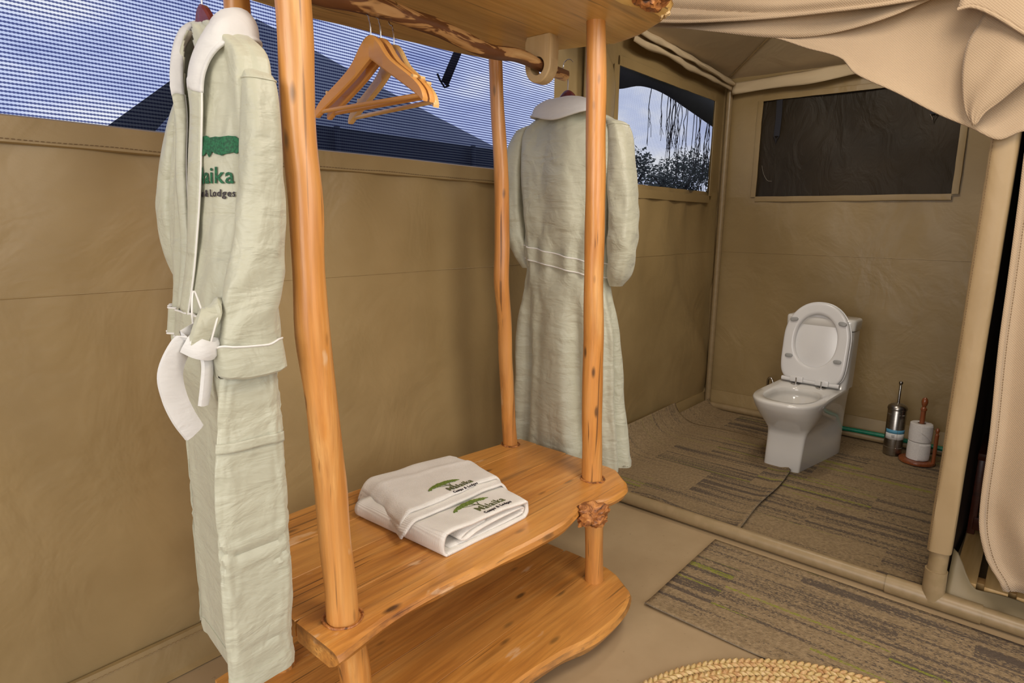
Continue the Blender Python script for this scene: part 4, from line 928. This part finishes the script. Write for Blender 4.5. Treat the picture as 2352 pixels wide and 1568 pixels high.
# rim in to the bowl
for z, xf, xb, wv, sq in ((.405, -.345, .030, .135, 2.5), (.398, -.335, .022, .127, 2.5), (.375, -.332, .020, .125, 2.5), (.366, -.338, .026, .130, 2.4), (.345, -.330, .02, .125, 2.3), (.28, -.28, -.03, .092, 2.2), (.22, -.21, -.08, .05, 2.0), (.20, -.17, -.11, .02, 2.0)):
    xm = (xf + xb) / 2; hl = (xb - xf) / 2
    secs.append([(xm + hl * math.copysign(abs(math.cos(a))**(2 / sq), math.cos(a)), wv * math.copysign(abs(math.sin(a))**(2 / sq), math.sin(a)), z) for a in [2 * PI * k / 72 for k in range(72)]])
obj('bowl', loft(secs), 'ceramic', tl, world=False, angle=60)
tk = []
for z, x0, x1, wv in ((.40, .135, .322, .176), (.46, .165, .324, .176), (.55, .172, .326, .177), (.72, .170, .327, .179), (.724, .172, .325, .177)):
    tk.append([(x, y, z) for x, y in [((x0 + x1) / 2 + (x1 - x0) / 2 * math.copysign(abs(math.cos(a))**.28, math.cos(a)), wv * math.copysign(abs(math.sin(a))**.28, math.sin(a))) for a in [2 * PI * k / 64 for k in range(64)]]])
obj('tank', loft(tk), 'ceramic', tl, world=False, angle=60)
ld = []
for z, g in ((.728, -.002), (.733, .006), (.780, .007), (.790, .003), (.793, -.006)):
    x0, x1, wv = .168 - g, .327 + g, .179 + g
    ld.append([((x0 + x1) / 2 + (x1 - x0) / 2 * math.copysign(abs(math.cos(a))**.28, math.cos(a)), wv * math.copysign(abs(math.sin(a))**.28, math.sin(a)), z) for a in [2 * PI * k / 64 for k in range(64)]])
o = obj('tank_lid', loft(ld), 'ceramic', tl, world=False, angle=60)
obj('flush_button', lathe([(.026, 0), (.026, .004), (.022, .006), (0, .006)], (.25, 0, .792), 24), 'chrome', o, world=False)
# seat ring and lid, raised; local frame: y across, h up the seat, d thickness toward the viewer
lean = math.radians(8)
def up_(y, h, d): return (.118 + h * math.sin(lean) - d * math.cos(lean), y, .425 + h * math.cos(lean) + d * math.sin(lean))
def dshape(k, n, g=0, H=.452, Wd=.176):
    a = 2 * PI * k / n - PI / 2; c, s = math.cos(a), math.sin(a); hm = H * .52
    if s > 0: return ((Wd + g) * math.copysign(abs(c)**(2 / 2.15), c), hm + (H - hm + g) * abs(s)**(2 / 2.15))
    return ((Wd + g - .012 * abs(s)) * math.copysign(abs(c)**(2 / 7), c), hm - (hm + g) * abs(s)**(2 / 7))
def oval(k, n, g=0):
    a = 2 * PI * k / n - PI / 2; return ((.112 + g) * math.cos(a), .235 + (.150 + g) * math.copysign(abs(math.sin(a))**.9, math.sin(a)))
n = 80
S_ = []
for fn, g, d in ((oval, 0, .002), (oval, .0, .016), (oval, .006, .024), (oval, .018, .025), (dshape, -.016, .025), (dshape, -.006, .024), (dshape, -.001, .019), (dshape, 0, .006), (dshape, -.003, .002), (oval, 0, .002)):
    S_.append([up_(*fn(k, n, g), d) for k in range(n)])
seat = obj('seat_ring', loft(S_, cap=False), 'plastic', tl, world=False, angle=50)
for y, h in ((-.128, .345), (.128, .345), (-.130, .135), (.130, .135)):
    q = []
    for d, g in ((.023, 0), (.031, 0), (.0335, -.003)):
        q.append([up_(y + (.021 + g) * math.copysign(abs(math.cos(a))**.7, math.cos(a)) + (.004 if y > 0 else -.004) * math.sin(a) * (1 if h > .2 else 0), h + (.0115 + g) * math.sin(a) + (-.25 if y > 0 else .25) * (.021 * math.cos(a)) * (1 if h > .2 else 0), d) for a in [2 * PI * k / 20 for k in range(20)]])
    obj('bumper', loft(q), 'greyrubber', seat, world=False)
S_ = [[up_(*dshape(k, n, g, .456, .180), d) for k in range(n)] for g, d in ((-.03, -.022), (-.010, -.020), (-.001, -.012), (.0, -.001), (-.004, .001))]
obj('seat_lid', loft(S_), 'plastic', tl, world=False, angle=50)
for y in (-.068, .068):
    hb = obj('hinge', bbox(.082, .128, y - .036, y + .036, .418, .452, .006), 'plastic', tl, world=False)
    obj('hinge_plate', lathe([(.026, 0), (.026, .004), (.018, .006), (0, .006)], (.085, y, .405), 24), 'chrome', hb, world=False)
    obj('hinge_pin', tube([(.085, y, .41), (.085, y, .445)], .005, 10), 'chrome', hb, world=False)
obj('hinge_bar', tube([(.105, -.155, .428), (.105, .155, .428)], .012, 14), 'plastic', tl, world=False)
sup = tag(obj('supply_hose', tube(curve([(4.185, 1.30, .02), (4.15, 1.305, .16), (4.12, 1.305, .25), (4.10, 1.297, .315), (4.09, 1.275, .322), (4.08, 1.25, .28), (4.05, 1.20, .20), (3.93, 1.09, .18)], 40), .0085, 12), 'chrome'), 'braided steel water hose looping behind the toilet', 'hose')

# =================================================================== TOILET ACCESSORIES
br = thing('toilet_brush', 'steel toilet brush in cylindrical holder with blue and white label', 'toilet brush', (4.06, .555, .008))
obj('holder', lathe([(.047, 0), (.0475, .004), (.0475, .262), (.045, .266)], (4.06, .555, .008), 40), 'steel', br, angle=50)
obj('lid', lathe([(.050, .266), (.0505, .272), (.048, .282), (.036, .294), (.016, .302), (.0, .304)], (4.06, .555, .008), 40), 'steel', br, angle=50)
h = obj('handle', lathe([(.008, .300), (.0065, .31), (.0065, .405), (.005, .408), (.009, .412), (.011, .420), (.009, .428), (0, .432)], (4.06, .555, .008), 20), 'steel', br)
def band(z0, z1, a0, a1, r, n=24): return grid(n, 3, lambda u, v: (4.06 + r * math.cos(lerp(a0, a1, u)), .555 + r * math.sin(lerp(a0, a1, u)), .008 + lerp(z0, z1, v)))
lb = obj('paper_label', band(.095, .130, 2.2, 4.9, .0482), 'lblwhite', br, rec=False, solid=.0006)
obj('blue_label', band(.130, .152, 2.2, 4.9, .0482), 'lblblue', br, rec=False, solid=.0006)
for k in range(7): obj('barcode_bar', band(.107, .124, 3.02 + k * .045, 3.02 + k * .045 + (.018 if k % 2 else .028), .0488, 3), 'lblgrey', lb, rec=False, solid=.0003)
obj('seam', tube([(4.06 - .0478 * math.cos(.45), .555 - .0478 * math.sin(.45), .012), (4.06 - .0478 * math.cos(.45), .555 - .0478 * math.sin(.45), .268)], .0012, 6), 'chrome', br)
for z in (.045, .24):
    obj('rivet_row', join(*[lathe([(.0014, 0), (0, .0014)], (4.06 + .0478 * math.cos(a), .555 + .0478 * math.sin(a), .008 + z), 6) for a in [2.1 + i * .09 for i in range(32)]]), 'chrome', br)['kind'] = 'stuff'
hx, hy = 4.01, .425
rh = thing('toilet_roll_holder', 'red-brown turned wood toilet roll stand beside the toilet brush', 'roll holder', (hx, hy, .008))
obj('base', lathe([(.088, 0), (.090, .006), (.088, .014), (.08, .017), (0, .017)], (hx, hy, .008), 40), 'rollwood', rh)
obj('spindle', lathe([(.0125, .015), (.0125, .295), (.016, .298), (.016, .308), (.011, .312), (.009, .318), (.014, .330), (.0165, .345), (.014, .360), (.006, .370), (0, .371)], (hx, hy, .008), 20), 'rollwood', rh)
sx_, sy_ = hx - .015, hy - .078
obj('side_post', lathe([(.010, .012), (.009, .04), (.010, .17), (.0105, .175), (.007, .18), (.006, .185), (.010, .195), (.0105, .203), (.006, .214), (0, .216)], (sx_, sy_, .008), 18), 'rollwood', rh)
def roll(z, label, seed):
    t = thing('toilet_roll', label, 'toilet roll', (hx, hy, z), 0, 'rolls on the stand'); P_ = []
    for r, zz in ((.020, .002), (.020, .100), (.022, .102), (.050, .102), (.054, .099), (.0555, .05), (.054, .003), (.050, .0), (.022, .0), (.020, .002)):
        P_.append([(hx + r * (1 + .02 * N3(math.cos(a) + seed, math.sin(a), zz * 20) * (r > .04)) * math.cos(a), hy + r * (1 + .02 * N3(math.cos(a), math.sin(a) + seed, zz * 20) * (r > .04)) * math.sin(a), z + zz) for a in [2 * PI * k / 40 for k in range(40)]])
    obj('paper', loft(P_, cap=False), 'paper', t, angle=50)
    obj('core', lathe([(.0205, .001), (.0205, .101), (.0185, .101), (.0185, .001), (.0205, .001)], (hx, hy, z), 24), 'card', t)
    obj('loose_sheet', grid(18, 10, lambda u, v: (hx + (.0567 + .003 * math.sin(v * 3) * (u > .8)) * math.cos(lerp(3.3, 4.6, u)), hy + (.0567 + .002 * math.sin(v * 3)) * math.sin(lerp(3.3, 4.6, u)), z + lerp(.004 + .055 * (1 - u) * (seed > 1), .098, v))), 'paper', t, rec=False, solid=.0008)
roll(.0255, 'lower white toilet roll on the wooden stand', 1); roll(.130, 'upper white toilet roll on the wooden stand', 2)
tag(obj('garden_hose', tube(curve([(4.17, 1.0, .055), (4.205, .827, .056), (4.205, .625, .058), (4.20, .45, .055), (4.205, .307, .050), (4.20, .24, .05)], 40), .0135, 14), 'hose'), 'green rubber hose lying along the foot of the back wall', 'hose')

# =================================================================== CARPETS
def carpet(name, label, fn, nu, nv, skip=None, th=.007, group='striped carpet pieces'):
    V, F = grid(nu, nv, fn, skip); o = obj(name, (V, F), 'carpet', rec=False); md = o.modifiers.new('thickness', 'SOLIDIFY'); md.thickness = th; md.offset = 1 
    tag(o, label, 'carpet', group); return o
def seamy(x): return interp([(2.49, .862), (2.571, .866), (2.817, .886), (3.114, .885), (3.36, .905)], x)[0]
def cA(u, v):     # near left piece: runs up the left wall, its right edge curls over its neighbour
    x = lerp(2.505, 3.70, v); y0 = seamy(x) if x < 3.36 else .905 + .16 * sstep(3.36, 3.44, x)
    y = lerp(y0, 1.86, u); z = .013 + .002 * N3(x * 4, y * 4, 0)
    if y > 1.60: k = (y - 1.60) / .26; y, z = 1.60 + .165 * math.sin(k * 1.35), z + .16 * (1 - math.cos(k * 1.35))
    z += .010 * sstep(.06, 0, u) + .018 * sstep(.12, 0, v) * math.exp(-((y - 1.28) / .12)**2)
    x += .03 * sstep(.12, 0, v) * math.exp(-((y - 1.28) / .14)**2) + (.10 * math.sin((y - .9) * 3.2) * v if True else 0)
    return (x, y, z)
carpet('carpet_piece', 'striped carpet piece running up the left wall inside the toilet', cA, 70, 60)
def cB(u, v):
    x = lerp(2.50, 4.225, v); y = lerp(.205, .96, u); return (x, y, .003 + .0015 * N3(x * 4, y * 4, 2))
carpet('carpet_piece', 'striped carpet piece under the toilet brush at the right of the toilet', cB, 40, 60)
def cC(u, v):
    y = lerp(.93, 1.80, u); x0 = interp([(.93, 3.50), (1.17, 3.72), (1.38, 3.80), (1.53, 3.70), (1.69, 3.76), (1.8, 3.78)], y)[0]; x = lerp(x0 - .05, 4.235, v); z = .005 + .002 * N3(x * 3, y * 4, 5)
    if y > 1.60: k = (y - 1.60) / .20; y, z = 1.60 + .15 * math.sin(k * 1.2), z + .10 * (1 - math.cos(k * 1.2))
    return (x, y, z)
carpet('carpet_piece', 'striped carpet piece in the corner behind the toilet', cC, 50, 30)
for pts, nm in (([(x, seamy(x) - .001, .0235) for x in [2.51 + .85 * i / 30 for i in range(31)]], 'a'),):
    o = obj('backing_thread', tube(pts, .0007, 5), 'carpetedge', bpy.data.objects['carpet_piece'])
def mat_(u, v):
    y = lerp(-1.2, .912, v); x = lerp(1.805, 2.392, u); x += (.012 * N3(y * 3, 0, 1) - .012 * math.sin((y - .3) * 4)) * (1 - u)
    return (x, y, .002 + .006 * sstep(.05, 0, u) * (.5 + .5 * math.sin(y * 9)))
mt = carpet('carpet_runner', 'striped carpet runner on the tan floor in front of the toilet', mat_, 30, 110, group=None)
obj('backing_thread', tube([Vector(mat_(0, lerp(.5, 1, i / 40))) + Vector((-.002, 0, .004)) for i in range(41)], .0009, 5), 'carpetedge', mt)

# straw rug: coiled braids
rug = thing('straw_rug', 'round braided straw rug at the bottom edge, on the tan floor', 'rug', (1.258, .095, .001))
RC = Vector((1.258, .095, 0)); rings = 17; rw = .0375
def lobe(c, d, sd_, l, w_, h):
    t = Vector(d).normalized(); s = Vector((-t.y, t.x, 0)); up = Vector((0, 0, 1)); V = []; F = []
    prof = ((-1, .15, .3), (-.55, .85, .85), (.1, 1, 1), (.7, .7, .7), (1, .1, .15))
    for a, ww, hh in prof:
        for b, g in ((-1, 0), (-.6, .8), (0, 1.05), (.6, .8), (1, 0)): V.append(c + t * a * l + s * b * ww * w_ + up * (g * hh * h))
    for i in range(4):
        for j in range(4): F.append((i * 5 + j, i * 5 + j + 1, i * 5 + j + 6, i * 5 + j + 5))
    return V, F
for k in range(rings):
    r0 = .661 - .017 - k * rw; n_ = max(6, int(2 * PI * r0 / .019)); L_ = []
    for row, (dr, sg) in enumerate(((.0095, 1), (-.0095, -1))):
        for i in range(n_):
            a = 2 * PI * (i + .5 * row) / n_; wob = 1 + .006 * N3(math.cos(a) * 3, math.sin(a) * 3, k)
            rr = (r0 + dr) * wob; c = RC + Vector((rr * math.cos(a), rr * math.sin(a), .009 + .002 * random.random()))
            tg = Vector((-math.sin(a), math.cos(a), 0)); rad_ = Vector((math.cos(a), math.sin(a), 0))
            L_.append(lobe(c, tg + rad_ * sg * -.75, 0, .0145, .0072, .0075))
    L_.append(tube([RC + Vector((r0 * math.cos(2 * PI * i / 64), r0 * math.sin(2 * PI * i / 64), .0065)) for i in range(65)], .0062, 6))
    L_[-1] = ([(Vector(v) - RC) * 1 + RC for v in L_[-1][0]], L_[-1][1])
    flat = grid(65, 2, lambda u, v: RC + Vector(((r0 + lerp(-.0185, .0185, v)) * math.cos(u * 2 * PI), (r0 + lerp(-.0185, .0185, v)) * math.sin(u * 2 * PI), .008)))
    L_.append(flat)
    obj('braid', join(*L_), 'straw', rug, rec=False)['kind'] = 'stuff'

# =================================================================== CURTAINS AND SHOWER
cv = thing('shower_valance', 'beige waffle curtain bunched and draped over the top of the doorway', 'curtain', (2.36, .6, 2.2))
def edge(keys, y): return interp(sorted(keys), y)[0]
DR = [(.10, 1.578), (.120, 1.573), (.165, 1.555), (.232, 1.592), (.325, 1.642), (.436, 1.713), (.568, 1.791), (.612, 1.842), (.724, 1.891), (.837, 1.942), (1.0, 1.985)]
def drape(u, v):
    y = lerp(.105, 1.0, u); zb = edge(DR, y); z = lerp(zb, 2.24, v)
    q = (y * .9 - (z - 1.6) * 1.1)
    return Vector((2.395 - .02 * v + .020 * math.sin(q * 9 + 1) * (1 - .5 * v) + .010 * N3(y * 5, z * 5, 1) - .012 * sstep(.06, 0, v) , y, z))
obj('drape', grid(90, 50, drape), 'curtain', cv, rec=False, solid=.004)
VH = [(-.2, 1.965), (.385, 1.970), (.537, 1.972), (.733, 1.986), (.957, 2.010), (1.24, 2.054), (1.75, 2.16)]
UH = [(-.2, 2.02), (.25, 2.0), (.374, 1.968), (.473, 1.940), (.594, 1.926), (.728, 1.928), (.875, 1.949), (1.036, 1.990), (1.239, 2.045), (1.75, 2.15)]
def und(u, v):
    y = lerp(.25, 1.75, u); zb = edge(UH, y); return Vector((2.362 + .014 * math.sin((y * 1.2 + v) * 9) * (1 - v * .5), y, lerp(zb, 2.25, v)))
obj('under_fold', grid(90, 24, und), 'curtain', cv, rec=False, solid=.004)
def upp(u, v):
    y = lerp(.2, 1.75, u); zb = edge(VH, y); z = lerp(zb, 2.27, v); s = (z - zb) - .06 * (y - .5)
    return Vector((2.315 - .017 * abs(math.sin(s * 62 + .8 * math.sin(y * 3))) * sstep(0, .1, v) + .012 * N3(y * 4, z * 8, 6), y, z))
obj('upper_fold', grid(110, 60, upp), 'curtain', cv, rec=False, solid=.004)
obj('hem_roll', tube([upp(i / 60, 0) for i in range(61)], .006, 8), 'curtain', cv)
# pointed corner folded over the drape
LE = [(1.594, .226), (1.63, .247), (1.683, .262), (1.769, .272), (1.829, .268), (1.871, .25), (1.915, .235), (2.0, .24)]
RE = [(1.594, .222), (1.626, .203), (1.66, .165), (1.702, .120), (1.75, .06), (1.85, -.04), (2.0, -.2)]
def corner(u, v):
    z = lerp(1.596, 2.0, v); a, b = interp(LE, z)[0], interp(RE, z)[0]
    return Vector((2.345 - .035 * math.sin(u * PI * .8) * sstep(0, .4, v) - .010 * N3(u * 3, v * 4, 2), lerp(a, b, u), z))
obj('folded_corner', grid(30, 50, corner), 'curtain', cv, rec=False, solid=.004)
TF_ = [(-.3, 1.74), (.10, 1.795), (.139, 1.822), (.206, 1.877), (.262, 1.912), (.297, 1.912)]
def topf(u, v):
    y = lerp(-.3, .297, u); zb = edge(TF_, y); z = lerp(zb, 2.2, v); y2 = y - .05 * v * u
    return Vector((2.295 + .01 * math.sin(u * 6) - .018 * math.sin(v * 3) + .03 * v, y2, z))
tfo = obj('top_flap', grid(40, 30, topf), 'curtain', cv, rec=False, solid=.004)
obj('hem_roll', tube([topf(i / 40, 0) for i in range(41)], .005, 8), 'curtain', cv)
for fn, a in ((lambda t: Vector((2.328, interp(RE, lerp(1.61, 1.80, t))[0] + .012, lerp(1.61, 1.80, t) + .008)), 0),): pass
# hanging curtain at the right
RCV = [(.12, .03), (.149, -.022), (.19, .0), (.236, .031), (.36, .066), (.664, .076), (.939, .089), (1.15, .093), (1.391, .098), (1.538, .102), (2.2, .10)]
def rc(u, v):
    zb = lerp(.149, .20, u) if u > .0 else .149; z = lerp(.150 + .05 * u, 2.2, v); yl = interp(RCV, z)[0]; y = yl - u * 1.3
    fold = .028 * math.sin(u * 34 + 1.2 * math.sin(z * 1.3)) * (.4 + .6 * sstep(2.2, .6, z)) + .012 * N3(u * 12, z * 2.5, 3)
    cr = .014 * math.exp(-((z - .39 + u * .4) / .05)**2) * math.sin(u * 60)
    return Vector((2.432 + fold * .65 * sstep(0, .03, u) + cr * .7, y, z))
rcu = tag(obj('shower_curtain', grid(150, 70, rc), 'curtain', rec=False, solid=.003), 'beige waffle shower curtain hanging at the right edge, hem near the floor', 'curtain')
obj('edge_hem', grid(3, 70, lambda u, v: rc(.012 * u, v) + Vector((-.003, 0, 0))), 'curtain', rcu, rec=False, solid=.003)
stitches('stitching', [rc(.0155, i / 60) + Vector((-.004, 0, 0)) for i in range(61)], rcu, .0009, .008)
# basin lip and slatted floor of the shower
def lip(u, v):
    y = lerp(.128, -1.3, u); top = .070 + .10 * sstep(.06, .0, u); x = XP + .035 + .05 * sstep(0, 1, v) - .01 * math.sin(u * 40) * v
    return Vector((x - .02 * (1 - v)**2 + .05 * sstep(.05, 0, u) * v, y, top * (1 - (1 - v)**1.5) + .004))
tag(obj('shower_basin', grid(90, 10, lip), 'lip', rec=False, solid=.005), 'grey khaki waterproof sheet lip along the shower threshold', 'shower basin')
dk = thing('duckboard', 'pine slatted duckboard on the shower floor', 'duckboard', (3.0, -.4, .01))
for i in range(12):
    y1 = .115 - i * .088; obj('slat', bbox(2.56, 3.6, y1 - .066, y1, .062, .082, .003), 'pine', dk)
for x in (2.62, 3.1, 3.5): obj('batten', bbox(x, x + .05, -.95, .11, .022, .062, .003), 'pine', dk)
stl = thing('stool', 'dark red wooden stool standing in the shower behind the curtain', 'stool', (3.12, .06, .082))
obj('seat', bbox(2.97, 3.30, -.14, .118, .40, .43, .006), 'darkred', stl)
for x in (2.99, 3.26):
    for y in (-.12, .09): obj('leg', bbox(x, x + .028, y, y + .026, .083, .40, .003), 'darkred', stl)
obj('rail', bbox(2.985, 2.998, -.10, .10, .105, .16, .003), 'darkred', stl)
